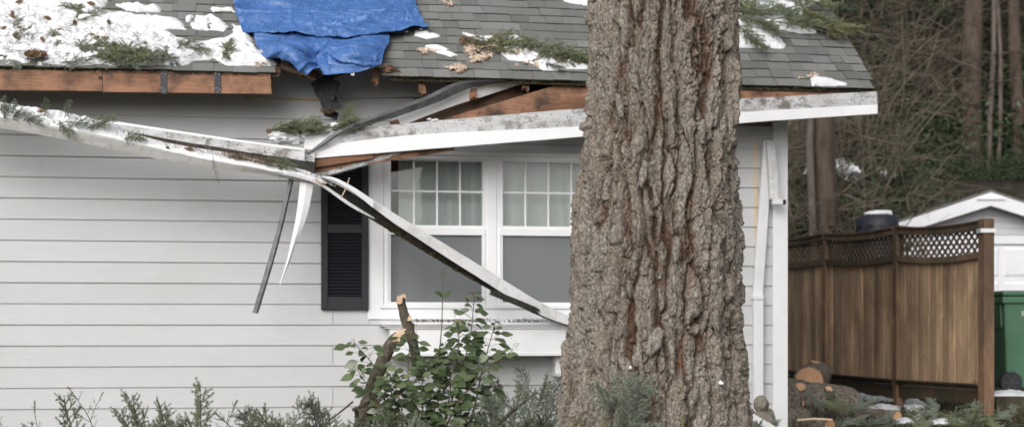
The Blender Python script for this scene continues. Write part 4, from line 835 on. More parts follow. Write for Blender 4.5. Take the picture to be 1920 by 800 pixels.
for px, py, dx, dz, l in ((525, 238, .9, .3, .3), (548, 244, 1, .1, .3), (565, 236, .8, .4, .26), (590, 246, 1, 0, .3), (655, 238, 1, .1, .28), (650, 220, .3, .9, .2), (530, 240, .9, .3, .2), (550, 242, 1, .15, .22), (575, 243, 1, .1, .24), (600, 246, -1, .2, .2), (585, 238, .6, .4, .16), (640, 230, .8, .3, .24), (655, 226, .2, .9, .2), (665, 230, 1, .2, .2), (640, 240, 1, -.1, .2)):
    p = P(px, py, -.56); fir(rf.choice(TW['needles']), p-Vector((dx, 0, dz)).normalized()*l*.4, (dx, rf.uniform(-.4, .2), dz), (0, -.6, 1), l, 'fir sprig in the debris heap on the eave break', 'sprigs in the debris heap')
for i, (x, y) in enumerate(((805, 224), (818, 225), (812, 226))):
    bm = bmesh.new(); bmesh.ops.create_icosphere(bm, subdivisions=2, radius=.022); c = P(x, y, -.55)
    for v in bm.verts: v.co = v.co*rf.uniform(.8, 1.1); v.co.z *= .6; v.co += c
    me = bpy.data.meshes.new('snow_crumb'); bm.to_mesh(me); bm.free(); tag(link('snow_crumb', me, 'snow'), 'snow crumb on the top edge of the fallen fascia', 'snow', 'crumbs on the fascia')
# debris along the window box top
r4 = random.Random(4)
tag(specks('ledge_litter', [Vector((X(r4.uniform(760, 1100), -.25), r4.uniform(-.32, -.1), box_top+.008+abs(r4.gauss(0, .008)))) for _ in range(500)], 'dark_litter', (.01, .03), None, 18, .3, .4), 'dark litter along the window box ledge', 'litter')
tag(specks('ledge_snow', [Vector((X(r4.uniform(900, 1100), -.25), r4.uniform(-.34, -.1), box_top+.008+abs(r4.gauss(0, .01)))) for _ in range(500)], 'snow', (.01, .035), None, 19, .3, .7), 'snow crumbs along the window box ledge', 'snow')
# ================================================================== the big trunk in front
DT = 8.5
tree = thing('fir_tree', PZ(1224, 927, 0), 'massive old fir trunk with deeply furrowed grey-brown bark in the foreground', 'tree')
zz = [HY-y for y in (1000, 927, 860, 800, 740, 660, 560, 440, 330, 200, 100, 0)]; zz = [CAM.z+k*DT/F for k in zz]+[6, 14]
cxs = [1222, 1223, 1224, 1225, 1225, 1227, 1230, 1232, 1236, 1238, 1239, 1240]; hw = [232, 214, 197, 186, 179, 171, 165, 158, 150, 141.5, 137.5, 134]
lat = [(c-960)*DT/F for c in cxs]+[.86, .9]; rad = [h*DT/F for h in hw]+[.33, .08]
th = np.concatenate([np.linspace(-math.pi*.56, math.pi*.56, 430), np.linspace(math.pi*.56, 2*math.pi-math.pi*.56, 70)[1:-1]])
zs = np.concatenate([np.linspace(-.12, .34, 24)[:-1], np.linspace(.34, 2.86, 560), np.linspace(2.86, 14, 60)[1:]])
Tn, Zn = np.meshgrid(th, zs); Rn = np.interp(Zn, zz, rad); Cn = np.interp(Zn, zz, lat)
q = np.stack([np.sin(Tn)*.5, np.cos(Tn)*.5, Zn], -1).reshape(-1, 3)
wv = np.stack([fbm(q*[3, 3, 1.6]+5, 1, 3), fbm(q*[3, 3, 1.6]+25, 2, 3), fbm(q*[4, 4, 3], 3, 3)], 1)-.5
qa = q+wv*[.24, .24, .3]+np.outer(q[:, 2], [.02, 0, 0])
w2 = np.stack([fbm(q*14+5, 11, 3), fbm(q*14+25, 12, 3), fbm(q*10, 13, 3)], 1)-.5
f1, f2, cid = worley((qa+w2*.035)*[10, 10, 1.0], 5); fis = np.clip((f2-f1)/.42, 0, 1)
g1, g2, gid = worley((qa+w2*.07)*[20, 20, 4.4], 15); fl = np.clip((g2-g1)/.4, 0, 1)
k1, k2, kid = worley((q+w2*.06)*[46, 46, 18], 25); fk = np.clip((k2-k1)/.5, 0, 1)
ridge = 1-2*np.abs(fbm(qa*[9, 9, .8], 31, 4)-.5); rough_ = fbm(q*[36, 36, 16], 41, 4)
st2 = lambda x: np.clip(x*3.2, 0, 1)
msk = np.clip((fbm(q*[3.5, 3.5, 1.6]+40, 61, 3)-.3)*2.5, 0, 1)
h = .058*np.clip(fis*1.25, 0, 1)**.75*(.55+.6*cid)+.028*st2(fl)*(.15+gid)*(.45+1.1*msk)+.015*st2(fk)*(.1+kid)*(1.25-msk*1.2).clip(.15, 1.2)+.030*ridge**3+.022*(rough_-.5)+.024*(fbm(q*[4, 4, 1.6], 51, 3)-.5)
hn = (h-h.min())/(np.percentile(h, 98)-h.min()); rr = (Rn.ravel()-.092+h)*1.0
ct, st_ = np.cos(Tn).ravel(), np.sin(Tn).ravel()
flare = 1+.0*Zn.ravel()
base = CAM+FWD*DT; bx_, by_ = base.x, base.y
px_ = bx_+RGT.x*(Cn.ravel()+st_*rr)-FWD.x*ct*rr; py_ = by_+RGT.y*(Cn.ravel()+st_*rr)-FWD.y*ct*rr
V = np.stack([px_, py_, Zn.ravel()+.006*(gid-.5)], 1); nu = len(th); nv = len(zs)
ii = np.arange(nv*nu).reshape(nv, nu); Fc = np.stack([ii[:-1, :], np.roll(ii, -1, 1)[:-1, :], np.roll(ii, -1, 1)[1:, :], ii[1:, :]], -1).reshape(-1, 4)
me = np_mesh('trunk', V, Fc); 
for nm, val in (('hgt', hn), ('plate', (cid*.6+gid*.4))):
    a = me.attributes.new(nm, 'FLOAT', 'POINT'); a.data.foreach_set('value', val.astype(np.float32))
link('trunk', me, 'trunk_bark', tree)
# limbs above the frame
r5 = random.Random(15); top = base+RGT*.88
for i in range(14):
    z = 6.5+i*.5; a = i*2.4; d = Vector((math.cos(a), math.sin(a), -.15)); p = Vector((top.x, top.y, z)); l = r5.uniform(.8, 1.6)
    m = MB(); m.tube([p, p+d*l*.5+Vector((0, 0, -.05)), p+d*l], [.035, .022, .008], 6); child(m.build('limb', 'bark_far'), tree)
# loose bark flakes standing off the trunk
def on_trunk(px, py, o=0.0):
    z = CAM.z+(HY-py)*(DT-.35)/F; R0 = np.interp(z, zz, rad); C0 = np.interp(z, zz, lat); x = (px-960)*(DT-.35)/F-C0
    s = max(-1, min(1, x/R0)); c = math.sqrt(1-s*s); return base+RGT*(C0+s*(R0+o))-FWD*(c*(R0+o))+Vector((0, 0, z-CAM.z)), (RGT*s-FWD*c)
for (x, y, l, w, tl) in ((1222, 640, .16, .075, .5), (1192, 668, .1, .05, .35), (1335, 600, .11, .05, -.1), (1150, 700, .1, .05, .2), (1128, 560, .12, .05, -.1), (1290, 740, .12, .06, .2), (1262, 470, .12, .045, .1), (1205, 330, .14, .045, .25), (1310, 250, .13, .05, 0), (1165, 200, .12, .05, -.1)):
    p, nr = on_trunk(x, y, .0); t = Vector((math.sin(tl), 0, math.cos(tl))); sx = t.cross(nr).normalized(); N = 9; G = []
    for j in range(N):
        for k in range(N):
            a, b = (k/(N-1)-.5), (j/(N-1)-.5); wv_ = .75+.5*vn(np.array([[a*5+x, b*5, y]]))[0]
            G.append(p+sx*a*w*wv_*(1.1-abs(b))+t*b*l*wv_+nr*(.012+.012*math.cos(a*3)+.014*(b+.5)+.006*vn(np.array([[a*9, b*9, x]]))[0]))
    o = link('bark_flake', np_mesh('bark_flake', [tuple(v) for v in G], [(j*N+k, j*N+k+1, (j+1)*N+k+1, (j+1)*N+k) for j in range(N-1) for k in range(N-1)]), 'trunk_bark', tree)
    a = o.data.attributes.new('hgt', 'FLOAT', 'POINT'); a.data.foreach_set('value', [.8]*len(G)); a = o.data.attributes.new('plate', 'FLOAT', 'POINT'); a.data.foreach_set('value', [.3]*len(G)); s = o.modifiers.new('solid', 'SOLIDIFY'); s.thickness = .012
p, nr = on_trunk(1150, 770, .03)
fir(BIGTW[0], p-Vector((0, 0, .22)), (.25, -.25, 1), -FWD, .42, 'blue-green fir sprig leaning on the lower trunk at left')
p, nr = on_trunk(1180, 720, .04); fir(TW['needles_blue'][2], p-Vector((.16, 0, .02)), (1, -.3, .25), -FWD+UP*.4, .30, 'blue-green fir sprig across the lower trunk, snow crumb above it')
p, nr = on_trunk(1140, 735, .04); fir(TW['needles_blue'][1], p-Vector((-.08, 0, .1)), (-.8, -.3, .75), -FWD+UP*.4, .24, 'dark fir sprig tip at the left of the lower trunk')
p, nr = on_trunk(1185, 790, .04); fir(TW['needles_blue'][3], p-Vector((.1, 0, .06)), (1, -.3, .1), -FWD+UP*.4, .26, 'fir sprig at the trunk foot, cut by the lower frame')
p, nr = on_trunk(1228, 520, .025); fir(TW['needles_blue'][0], p-Vector((.02, 0, .0)), (.8, -.2, .4), -FWD, .055, 'tiny blue-green twig caught in the bark mid trunk')
for i, (x, y, s) in enumerate(((1179, 687, .009), (1344, 717, .013), (1232, 521, .006))):
    p, nr = on_trunk(x, y, .015); bm = bmesh.new(); bmesh.ops.create_icosphere(bm, subdivisions=3, radius=s)
    for v in bm.verts: v.co = v.co*(.7+.6*vn(np.array([[v.co.x*90, v.co.y*90, v.co.z*90+i]]))[0])+p
    me = bpy.data.meshes.new('snow_crumb'); bm.to_mesh(me); bm.free(); tag(link('snow_crumb', me, 'snow'), ('white snow crumb over the sprig on the lower trunk', 'white snow crumb in a furrow low on the right of the trunk', 'white snow speck mid trunk beside a tiny twig')[i], 'snow')
# ================================================================== leafy bush before the window
YBU = -1.55
bush = thing('bush', PD(810, 850, depth(P(810, 700, YBU))), 'broad-leaved evergreen bush with glossy grey-green leaves below the window', 'bush')
bush.location.z = 0
lm = MB(); NS = 6; wprof = (0.06, .62, .95, 1, .78, .42, .02)
vs = []
for i in range(NS+1):
    t = i/NS; w = wprof[i]*.30; z = -.10*t*t
    vs += [(t, -w, z+.10*w), (t, 0, z), (t, w, z+.10*w)]
lm.add(vs, [f for i in range(NS) for f in ((i*3, i*3+3, i*3+4, i*3+1), (i*3+1, i*3+4, i*3+5, i*3+2))], 0, True)
leaf_me = lm.mesh('leaf'); leaf_me.materials.append(MATS['bush_leaf'])
stems = [[(795, 905), (806, 760), (826, 640), (831, 505)], [(800, 900), (850, 740), (880, 640), (890, 545)], [(780, 890), (745, 760), (705, 690), (662, 640)], [(800, 890), (850, 770), (905, 700), (962, 655)],
         [(790, 900), (772, 780), (765, 690), (772, 620)], [(815, 900), (880, 790), (905, 690), (930, 600)], [(775, 900), (735, 800), (700, 740), (668, 690)], [(795, 890), (810, 780), (855, 680), (860, 600)],
         [(810, 900), (850, 820), (900, 770), (930, 720)], [(780, 890), (760, 820), (750, 750), (730, 700)], [(800, 895), (830, 800), (845, 720), (835, 640)], [(790, 895), (800, 820), (790, 740), (800, 670)]]
r6 = random.Random(23); leaves = []; m = MB()
for si, s in enumerate(stems):
    dy = 0 if si == 0 else r6.uniform(-.22, .22); q = spline([P(x, y, YBU+dy*(i/3)) for i, (x, y) in enumerate(s)], 26)
    m.tube([tuple(v) for v in q], list(np.linspace(.010, .0025, 26)), 5)
    n = 8 if si == 0 else (36 if si in (2, 3, 6) else 85)
    for k in range(n):
        f = (.12+.88*(k/n)) if si != 0 else r6.uniform(.2, .62)
        if si in (2, 6): f = .35+.65*k/n
        i = min(int(f*25), 24); p = Vector(q[i]); t = Vector(q[min(i+1, 25)]-q[max(i-1, 0)]).normalized()
        a = k*2.4+r6.uniform(-.5, .5); d = Vector((math.cos(a), math.sin(a)*.8, r6.uniform(-.25, .3)))+t*.35; d.normalize()
        off = r6.uniform(.015, .12 if f < .9 else .03); e = p+d*off; 
        if off > .05: m.tube([p, e], .0016, 3)
        leaves.append((e, d, r6.uniform(.07, .122)*(1.0 if f < .9 else .7)))
for x, y in ((826, 548), (836, 552)): leaves.insert(0, (P(831, 556, YBU), Vector((x-831, -3, 4)), .09))
child(m.build('stems', 'stem_green'), bush)
nl = 0
r6.shuffle(leaves); joined = MB()
for li, (e, d, s) in enumerate(leaves):
    d = (d+Vector((0, -.25, -.55))).normalized(); nrm = (Vector((r6.uniform(-.5, .5), -.75, r6.uniform(.2, 1.0)))); ay = nrm.cross(d).normalized(); az = d.cross(ay)
    M4 = Matrix((d*s, ay*s*r6.uniform(.85, 1.1), az*s*r6.uniform(-.6, 1.8))).transposed().to_4x4(); M4.translation = e
    if li >= 299:
        joined.add([M4 @ Vector(v) for v in lm.v], lm.f, 0, True); continue
    o = bpy.data.objects.new('leaf', leaf_me); col.objects.link(o); o.parent = bush; o.matrix_parent_inverse = Matrix.Translation(-bush.location); o.matrix_basis = M4
oj = joined.build('leaves', 'bush_leaf'); child(oj, bush); oj['kind'] = 'stuff'
bpts = []
for s in stems[2:9]:
    c = P(*s[-1], YBU); bpts += [c+Vector((r6.gauss(0, .02), r6.gauss(0, .02), r6.gauss(0, .02))) for _ in range(14)]
for x, y in ((831, 512), (890, 548), (968, 645), (885, 560), (915, 600), (772, 610)): bpts += [P(x, y, YBU)+Vector((r6.gauss(0, .018), 0, r6.gauss(0, .02))) for _ in range(16)]
child(specks('buds', bpts, 'litter', (.008, .016), None, 33, .5, .6), bush)
# ================================================================== snapped stem with split wood
YS = -1.25
ss = thing('snapped_stem', P(700, 820, YS), 'mossy snapped tree stem with pale split top before the window box', 'tree stem'); ss.location.z = 0
def rough_tube(name, path, rad, mat, parent, n=18, seg=40, amp=.15, seed=0):
    q = spline([tuple(p) for p in path], seg); rd = np.interp(np.linspace(0, 1, seg), np.linspace(0, 1, len(rad)), rad); m = MB(); m.tube([tuple(v) for v in q], list(rd), n)
    V = np.array(m.v); c = np.zeros_like(V); 
    for i in range(seg): c[i*n:(i+1)*n] = q[i]
    c[seg*n:seg*n+n] = q[0]; c[seg*n+n:] = q[-1]; k = (fbm(V*22, seed, 4)-.5)*2*amp+1; m.v = [tuple(v) for v in c+(V-c)*k[:, None]]; return m.build(name, mat, parent)
rough_tube('lower_trunk', [P(672, 840, YS), P(686, 770, YS), P(700, 720, YS), P(730, 650, YS), P(748, 628, YS)], [.08, .062, .055, .05, .042], 'mossy_bark', ss, seed=3)
rough_tube('upper_stem', [P(784, 700, YS+.02), P(776, 650, YS), P(764, 610, YS), P(754, 575, YS), P(752, 556, YS)], [.035, .04, .042, .036, .025], 'mossy_bark', ss, seed=5)
rough_tube('side_knot', [P(770, 625, YS), P(772, 605, YS)], [.03, .022], 'mossy_bark', ss, seed=6, seg=8)
for i, (x0, y0, x1, y1, h) in enumerate(((741, 640, 757, 612, .055), (748, 572, 751, 549, .045), (766, 604, 771, 586, .028), (758, 560, 757, 550, .03), (735, 640, 748, 622, .045))):
    plank('split_wood', P(x0, y0, YS-.045), P(x1, y1, YS-.04), h, .02, 'split_wood', ss, up=(1, 0, .2), jag=(.02, .04), seed=90+i, seg=5)
rough_tube('branch_stub', [P(690, 770, YS-.05), P(703, 757, YS-.14)], [.03, .03], 'mossy_bark', ss, seed=8, seg=8)
m = MB(); c = P(704.5, 756, YS-.15); m.tube([c, c+Vector((.004, -.005, .001))], .028, 14); m.build('cut_face', 'log_end', ss)
rough_tube('broken_twig', [P(660, 768, YS-.2), P(690, 755, YS-.2), P(712, 735, YS-.15)], [.012, .013, .007], 'twig', ss, seed=9, seg=10)
rough_tube('broken_twig', [P(668, 745+20, YS-.2), P(672, 790, YS-.1), P(690, 820, YS-.1)], [.016, .02, .02], 'twig', ss, seed=10, seg=10)
for i, (a, b, c_) in enumerate((((712, 735), (745, 780), (785, 815)), ((662, 752), (640, 770), (615, 790)))):
    rough_tube('broken_twig', [P(*a, YS-.2), P(*b, YS-.22), P(*c_, YS-.2)], [.008, .007, .004], 'twig', ss, seed=20+i, seg=10)
# ================================================================== fir debris in front of the wall
def low_fir(px, py, dx, dz, l, label, group=None, pr=None, Y=None):
    Y = rf.uniform(-1.9, -1.1) if Y is None else Y; p = P(px, py, Y); fir(pr or rf.choice(BIGTW), p, (dx, rf.uniform(-.4, .2), dz), (rf.uniform(-.4, .4), -1, .6), l, label, group)
low_fir(178, 815, -.35, .9, .40, 'bare leaning fir twig with green tips at lower left', None, BARE[0], -1.5)
low_fir(170, 790, .35, .9, .26, 'thin fir twig with a green tip, right of the leaning twig', None, BARE[1], -1.5)
low_fir(138, 830, -.05, 1, .36, 'short upright fir twig left of the leaning twig', None, TW['needles'][1], -1.5)
low_fir(92, 830, -.5, .9, .36, 'bare thin twig at the far lower left', None, BARE[1], -1.4)
low_fir(5, 830, .1, .9, .26, 'bare twig tip in the lower left corner', None, BARE[0], -1.4)
low_fir(80, 815, -1, .1, .3, 'fir sprig cut by the lower frame at far left', None, TW['needles'][0], -1.4)
low_fir(280, 850, -.1, 1, .50, 'drooping fir sprig standing left of the debris mass', None, BIGTW[1], -1.5)
low_fir(300, 850, .25, 1, .46, 'dark fir sprig bending right beside the drooping one', None, BIGTW[3], -1.5)
low_fir(268, 850, -.3, 1, .42, 'fir sprig tip left of the drooping one', None, BIGTW[1], -1.45)
def fcluster(pts, label, group):
    for px, py, dx, dz, l in pts: low_fir(px, py+(26 if px < 730 else 8), dx, dz, l, label, group)
low_fir(415, 850, .25, 1, .45, 'bare fir twig sticking up from the low left heap', None, BARE[1], -1.7)
low_fir(470, 850, -.5, .8, .5, 'bare twig leaning left between the two left heaps', None, BARE[0], -1.7)
low_fir(640, 850, .6, .8, .5, 'bare twig leaning right before the snapped stem', None, BARE[1], -1.8)
fcluster([(340+i*13, 860-(i % 3)*8, rf.uniform(-1, 1), rf.uniform(.25, .7), rf.uniform(.42, .6)) for i in range(11)], 'fir bough in the low heap under the bare left siding', 'fir boughs under the left siding')
fcluster([(480+i*17, 862-(i % 3)*8, rf.uniform(-1, 1), rf.uniform(.3, .75), rf.uniform(.44, .62)) for i in range(15)]+[(585, 862, .1, 1, .52), (600, 850, .3, 1, .44), (515, 862, -.05, 1, .46)], 'fir bough in the heap left of the snapped stem', 'fir boughs left of the snapped stem')
fcluster([(645+i*15, 872, rf.uniform(-1, .9), rf.uniform(.4, .8), rf.uniform(.38, .5)) for i in range(8)], 'fir bough at the foot of the snapped stem', 'fir boughs at the stem foot')
fcluster([(735+i*22, 885, rf.uniform(-.5, .5), rf.uniform(.7, 1), rf.uniform(.4, .46)) for i in range(7)], 'fir bough under the leafy bush', 'fir boughs under the bush')
fcluster([(905+i*14, 868-(i % 4)*14, rf.uniform(-.4, .7), rf.uniform(.5, .9), rf.uniform(.4, .56)) for i in range(9)]+[(985, 760, -.2, 1, .34), (1000, 770, .5, .8, .36), (960, 760, -.6, .6, .3), (1020, 770, .3, .9, .36)], 'fir bough in the heap between bush and trunk', 'fir boughs between bush and trunk')
m = MB(); m.tube([P(928, 800, -1.7), P(960, 770, -1.7), P(1005, 735, -1.65)], [.02, .014, .006], 7); m.tube([P(918, 758, -1.7), P(930, 780, -1.7), P(945, 800, -1.7)], [.008, .012, .014], 6); tag(m.build('bare_branch', 'twig'), 'bare brown forked branch between bush and trunk', 'branch')
# ================================================================== cherub ornament, white pipe
stt = thing('garden_ornament', P(1428, 790, -.55), 'weathered stone garden figure by the downspout foot', 'ornament')
def blob(parts, name, mat, parent, res=.011):
    mbd = bpy.data.metaballs.new(name); mbd.resolution = res; mbd.render_resolution = res
    for (p, r, sc_) in parts:
        e = mbd.elements.new(); e.co = p; e.radius = r*1.7; e.type = 'ELLIPSOID'; e.size_x, e.size_y, e.size_z = sc_
    o = bpy.data.objects.new(name, mbd); col.objects.link(o); dg = bpy.context.evaluated_depsgraph_get(); me = bpy.data.meshes.new_from_object(o.evaluated_get(dg)); bpy.data.objects.remove(o); bpy.data.metaballs.remove(mbd)
    co = np.array([v.co[:] for v in me.vertices]); k = (fbm(co*40, 3, 3)-.5)*.012; nn = np.array([v.normal[:] for v in me.vertices]); me.vertices.foreach_set('co', (co+nn*k[:, None]).astype(np.float32).ravel())
    me.polygons.foreach_set('use_smooth', [True]*len(me.polygons)); return link(name, me, mat, parent)
b0 = P(1427, 800, -.55); V3 = lambda x, y, z: (b0.x+x, b0.y+y, b0.z+z)
blob([(V3(0, 0, .20), .11, (.62, .6, .72)), (V3(0, -.055, .185), .05, (.4, .4, .3)), (V3(.02, -.062, .20), .03, (.4, .5, .5))], 'head', 'stone', stt)
blob([(V3(0, 0, .03), .16, (.75, .65, .75)), (V3(-.05, -.06, .04), .09, (.5, .5, .7)), (V3(.06, -.06, .02), .09, (.5, .5, .7)), (V3(.01, -.09, .0), .1, (.9, .5, .5))], 'body', 'stone', stt)
blob([(V3(-.085, .03, .09), .1, (.5, .35, .75)), (V3(-.11, .03, .05), .08, (.45, .3, .6))], 'wing', 'stone', stt)
blob([(V3(.085, .03, .09), .1, (.5, .35, .75)), (V3(.1, .03, .04), .08, (.45, .3, .6))], 'wing', 'stone', stt)
m = MB(); A, B = P(1388, 768, -.9), P(1450, 804, -.9); ax = (B-A).normalized(); m.obox((A+B)/2, ax, (0, 1, 0), ax.cross(Vector((0, 1, 0))), (B-A).length/2, .03, .028); tag(m.build('white_pipe', 'white_paint', None, .006), 'short white pipe lying slanted at the trunk foot', 'pipe')
low_fir(1440, 830, .3, 1, .24, 'small fir sprig by the stone garden figure', None, TW['needles_blue'][1], -.8)
low_fir(1410, 830, .1, 1, .2, 'small fir sprig between the trunk foot and white pipe', None, TW['needles'][2], -1.0)
# ================================================================== fence
fence = thing('fence', PZ(1850, 780, 0), 'brown board fence with lattice top running back beside the house', 'fence')
FP = [(1849, 16.1), (1684, 18.0), (1551, 20.2), (1441, 22.5)]; ZT_ = [2.10, 2.16, 2.22, 2.28]; ZM = [1.71, 1.76, 1.82, 1.88]; ZB = [.34, .33, .335, .34]
fp = [PD(x, 615, d) for x, d in FP]; fp = [Vector((p.x, p.y, 0)) for p in fp]
for i, p in enumerate(fp):
    dvec = (fp[min(i+1, 3)]-fp[max(i-1, 0)]).normalized(); nv_ = Vector((dvec.y, -dvec.x, 0)); 
    if nv_.dot(CAM-p) < 0: nv_ = -nv_
    m = MB(); s = .062 if i == 0 else .045; m.obox(p+Vector((0, 0, (ZT_[i]+.03)/2-.1)), dvec, nv_, UP, s, s, (ZT_[i]+.03)/2+.1); child(m.build('post', 'fence_post', None, .005), fence)
    if i == 0:
        m = MB(); m.obox(p+Vector((0, 0, ZT_[0]-.10)), RGT, FWD, UP, .085, .08, .022); o = m.build('metal_clip', 'white_metal', None, .003); child(o, fence)
for i in range(3):
    a, b = fp[i], fp[i+1]; dvec = (b-a).normalized(); L = (b-a).length; nv_ = Vector((dvec.y, -dvec.x, 0))
    if nv_.dot(CAM-a) < 0: nv_ = -nv_
    a2, L2 = a+dvec*.06, L-.11
    def zat(arr, f): return arr[i]+(arr[i+1]-arr[i])*f
    def rail(name, arr, hgt, sag, off, th_=.03, dz=0.0, mat='fence_frame'):
        m = MB(); N = 8
        for k in range(N):
            f0, f1 = k/N, (k+1)/N; z0, z1 = zat(arr, f0)-sag*4*f0*(1-f0)+dz, zat(arr, f1)-sag*4*f1*(1-f1)+dz; p0, p1 = a2+dvec*L2*f0+nv_*off, a2+dvec*L2*f1+nv_*off
            vs = [q+nv_*s*th_+UP*(z+t*hgt) for q, z in ((p0, z0), (p1, z1)) for s in (-1, 1) for t in (0, 1)]; m.add(vs, [(0, 1, 3, 2), (4, 6, 7, 5), (0, 4, 5, 1), (2, 3, 7, 6), (0, 2, 6, 4), (1, 5, 7, 3)])
        child(m.build(name, mat), fence)
    rail('top_rail', ZT_, .075, .035, .012, .035, -.075); rail('top_cap', ZT_, .02, .035, .01, .055, .001); rail('middle_rail', ZM, .07, .04, .012, .035); rail('bottom_rail', ZB, .05, .0, .012, .035, -.05, 'fence_base'); rail('kick_board', ZB, .13, .0, .0, .018, -.20, 'fence_base'); rail('bottom_cap', ZB, .018, 0, .03, .06, -.01, 'fence_base')
    nb = 13; wv_ = L2/nb; rb = random.Random(40+i)
    for k in range(nb):
        f = (k+.5)/nb; c = a2+dvec*L2*f-nv_*(.004*(k % 2)); zt = zat(ZM, f); zb = zat(ZB, f)
        m = MB(); hw_ = wv_/2-rb.uniform(.0005, .003)+(.006 if k % 2 else -.002); gap_ = .03 if (i == 1 and k == nb-1) else 0
        m.obox(c+UP*((zt+zb)/2), (dvec*math.cos(.012*rb.uniform(-1, 1))+UP*.004*rb.uniform(-1, 1)).normalized(), nv_, UP, hw_-gap_, .008, (zt-zb)/2); child(m.build('board', 'fence_board', None, .003), fence)
    m = MB(); sp = .125; hh_ = .41
    for sgn, off in ((1, .006), (-1, -.006)):
        n = int((L2+hh_)/sp)+2
        for k in range(n):
            s0 = -hh_+k*sp if sgn > 0 else k*sp
            pa, pb = [], []
            x0, x1, z0, z1 = (s0, s0+hh_, 0, .34) if sgn > 0 else (s0, s0-hh_, 0, .34)
            # clip to the panel
            def clip(x0, z0, x1, z1):
                t0, t1 = 0, 1; d = x1-x0
                for lim, sg in ((0, 1), (L2, -1)):
                    v0, v1 = (x0-lim)*sg, (x1-lim)*sg
                    if v0 < 0 and v1 < 0: return None
                    if v0 < 0: t0 = max(t0, v0/(v0-v1))
                    if v1 < 0: t1 = min(t1, v0/(v0-v1))
                return (x0+d*t0, z0+(z1-z0)*t0, x0+d*t1, z0+(z1-z0)*t1) if t1 > t0 else None
            r_ = clip(x0, z0, x1, z1)
            if not r_: continue
            fa_, fb_ = r_[0]/L2, r_[2]/L2
            A = a2+dvec*r_[0]+nv_*off+UP*(zat(ZM, fa_)+.03+r_[1]*(zat(ZT_, fa_)-zat(ZM, fa_))/.34*.86); B = a2+dvec*r_[2]+nv_*off+UP*(zat(ZM, fb_)+.03+r_[3]*(zat(ZT_, fb_)-zat(ZM, fb_))/.34*.86)
            ax = (B-A).normalized(); m.obox((A+B)/2, ax, nv_, ax.cross(nv_), (B-A).length/2, .005, .0125)
    o = m.build('lattice', 'fence_frame'); child(o, fence); o['kind'] = 'stuff'
# ================================================================== garage, bin, compost bin
DG = 25.0; gc = PD(1846, 615, DG); gc.z = 0
gar = thing('garage', gc, 'small white garage with low gable roof beyond the fence', 'garage')
def G3(x, y, z): return gc+RGT*x+FWD*y+UP*z
zpk = CAM.z+257*DG/F; sl = .33; HWD = 1.6
def gpoly(name, prof, y0, y1, mat, bev=0):
    m = MB(); n = len(prof); m.add([G3(x, y, z) for y in (y0, y1) for x, z in prof], [tuple(range(n))[::-1], tuple(range(n, 2*n))]+[(i, (i+1) % n, n+(i+1) % n, n+i) for i in range(n)]); o = m.build(name, mat, None, bev); child(o, gar); return o
zev = zpk-sl*HWD-.12
gpoly('body', [(-HWD, -.1), (HWD, -.1), (HWD, zev), (0, zpk-.12), (-HWD, zev)], 0, 5, 'garage_grey')
for k in range(7):
    z = 2.52+k*.105; w = (zpk-.14-z)/sl
    if w > .15: gpoly('siding_course', [(-w, z), (w, z), (max(w-.105/sl, .02), z+.1), (-max(w-.105/sl, .02), z+.1)], -.016, -.001, 'garage_grey')
for s in (-1, 1):
    OH = 1.85; gpoly('roof_slope', [(0, zpk), (s*OH, zpk-sl*OH), (s*OH, zpk-sl*OH-.05), (0, zpk-.05)][::s], -.32, 5.2, 'shingle')
    gpoly('rake_board', [(0, zpk-.052), (s*OH, zpk-sl*OH-.052), (s*OH, zpk-sl*OH-.24), (0, zpk-.27)][::s], -.34, -.30, 'garage_white')
    gpoly('soffit', [(0, zpk-.20), (s*OH, zpk-sl*OH-.20), (s*OH, zpk-sl*OH-.225), (0, zpk-.225)][::s], -.30, -.001, 'garage_white')
gpoly('header', [(-HWD, 2.36), (HWD, 2.36), (HWD, 2.50), (-HWD, 2.50)], -.05, -.0165, 'garage_white')
gpoly('vent_hood', [(-.24, zpk-.175), (.24, zpk-.175), (.21, zpk-.135), (-.21, zpk-.135)], -.37, -.3405, 'garage_white')
gpoly('door_trim', [(-HWD, 2.335), (HWD, 2.335), (HWD, 2.359), (-HWD, 2.359)], -.045, -.0012, 'garage_trim')
dr = gpoly('door', [(-1.4, 0), (1.4, 0), (1.4, 2.334), (-1.4, 2.334)], -.04, -.0013, 'garage_white')
for r_ in range(4):
    for c_ in range(5):
        m = MB(); x0 = -1.34+c_*.535; z0 = .06+r_*.57; m.add([G3(x, y, z) for y, d in ((-.040, 0), (-.058, .04)) for x, z in ((x0+.03+d, z0+.04+d), (x0+.5-d, z0+.04+d), (x0+.5-d, z0+.53-d), (x0+.03+d, z0+.53-d))], [(4, 5, 6, 7), (0, 1, 5, 4), (1, 2, 6, 5), (2, 3, 7, 6), (3, 0, 4, 7)])
        m.build('panel', 'garage_white', dr)
rg = random.Random(3)
tag(specks('roof_moss', [G3(s*x, -.33, zpk-sl*x+.012+abs(rg.gauss(0, .01))) for s in (-1, 1) for x in [rg.uniform(.1, 1.8) for _ in range(260)]], 'dark_litter', (.02, .06), None, 40, .5, .5), 'dark moss along the garage roof edge', 'moss')
slabp = PD(1905, 735, 17.5); zs_ = slabp.z
m = MB(); c0 = PD(1868, 735, 16.6)
m.add([Vector((p.x, p.y, z)) for z in (0.0, zs_) for p in (PD(1868, 735, 16.5), PD(2300, 735, 16.5), PD(2200, 735, 23), PD(1868, 735, 23))], [(3, 2, 1, 0), (4, 5, 6, 7), (0, 1, 5, 4), (1, 2, 6, 5), (2, 3, 7, 6), (3, 0, 4, 7)])
tag(m.build('patio', 'ground'), kind='structure')
DB = 17.6; bc = PD(1918, 615, DB); bc.z = zs_
bn = thing('wheelie_bin', bc, 'green wheeled rubbish bin on the ledge right of the fence', 'bin')
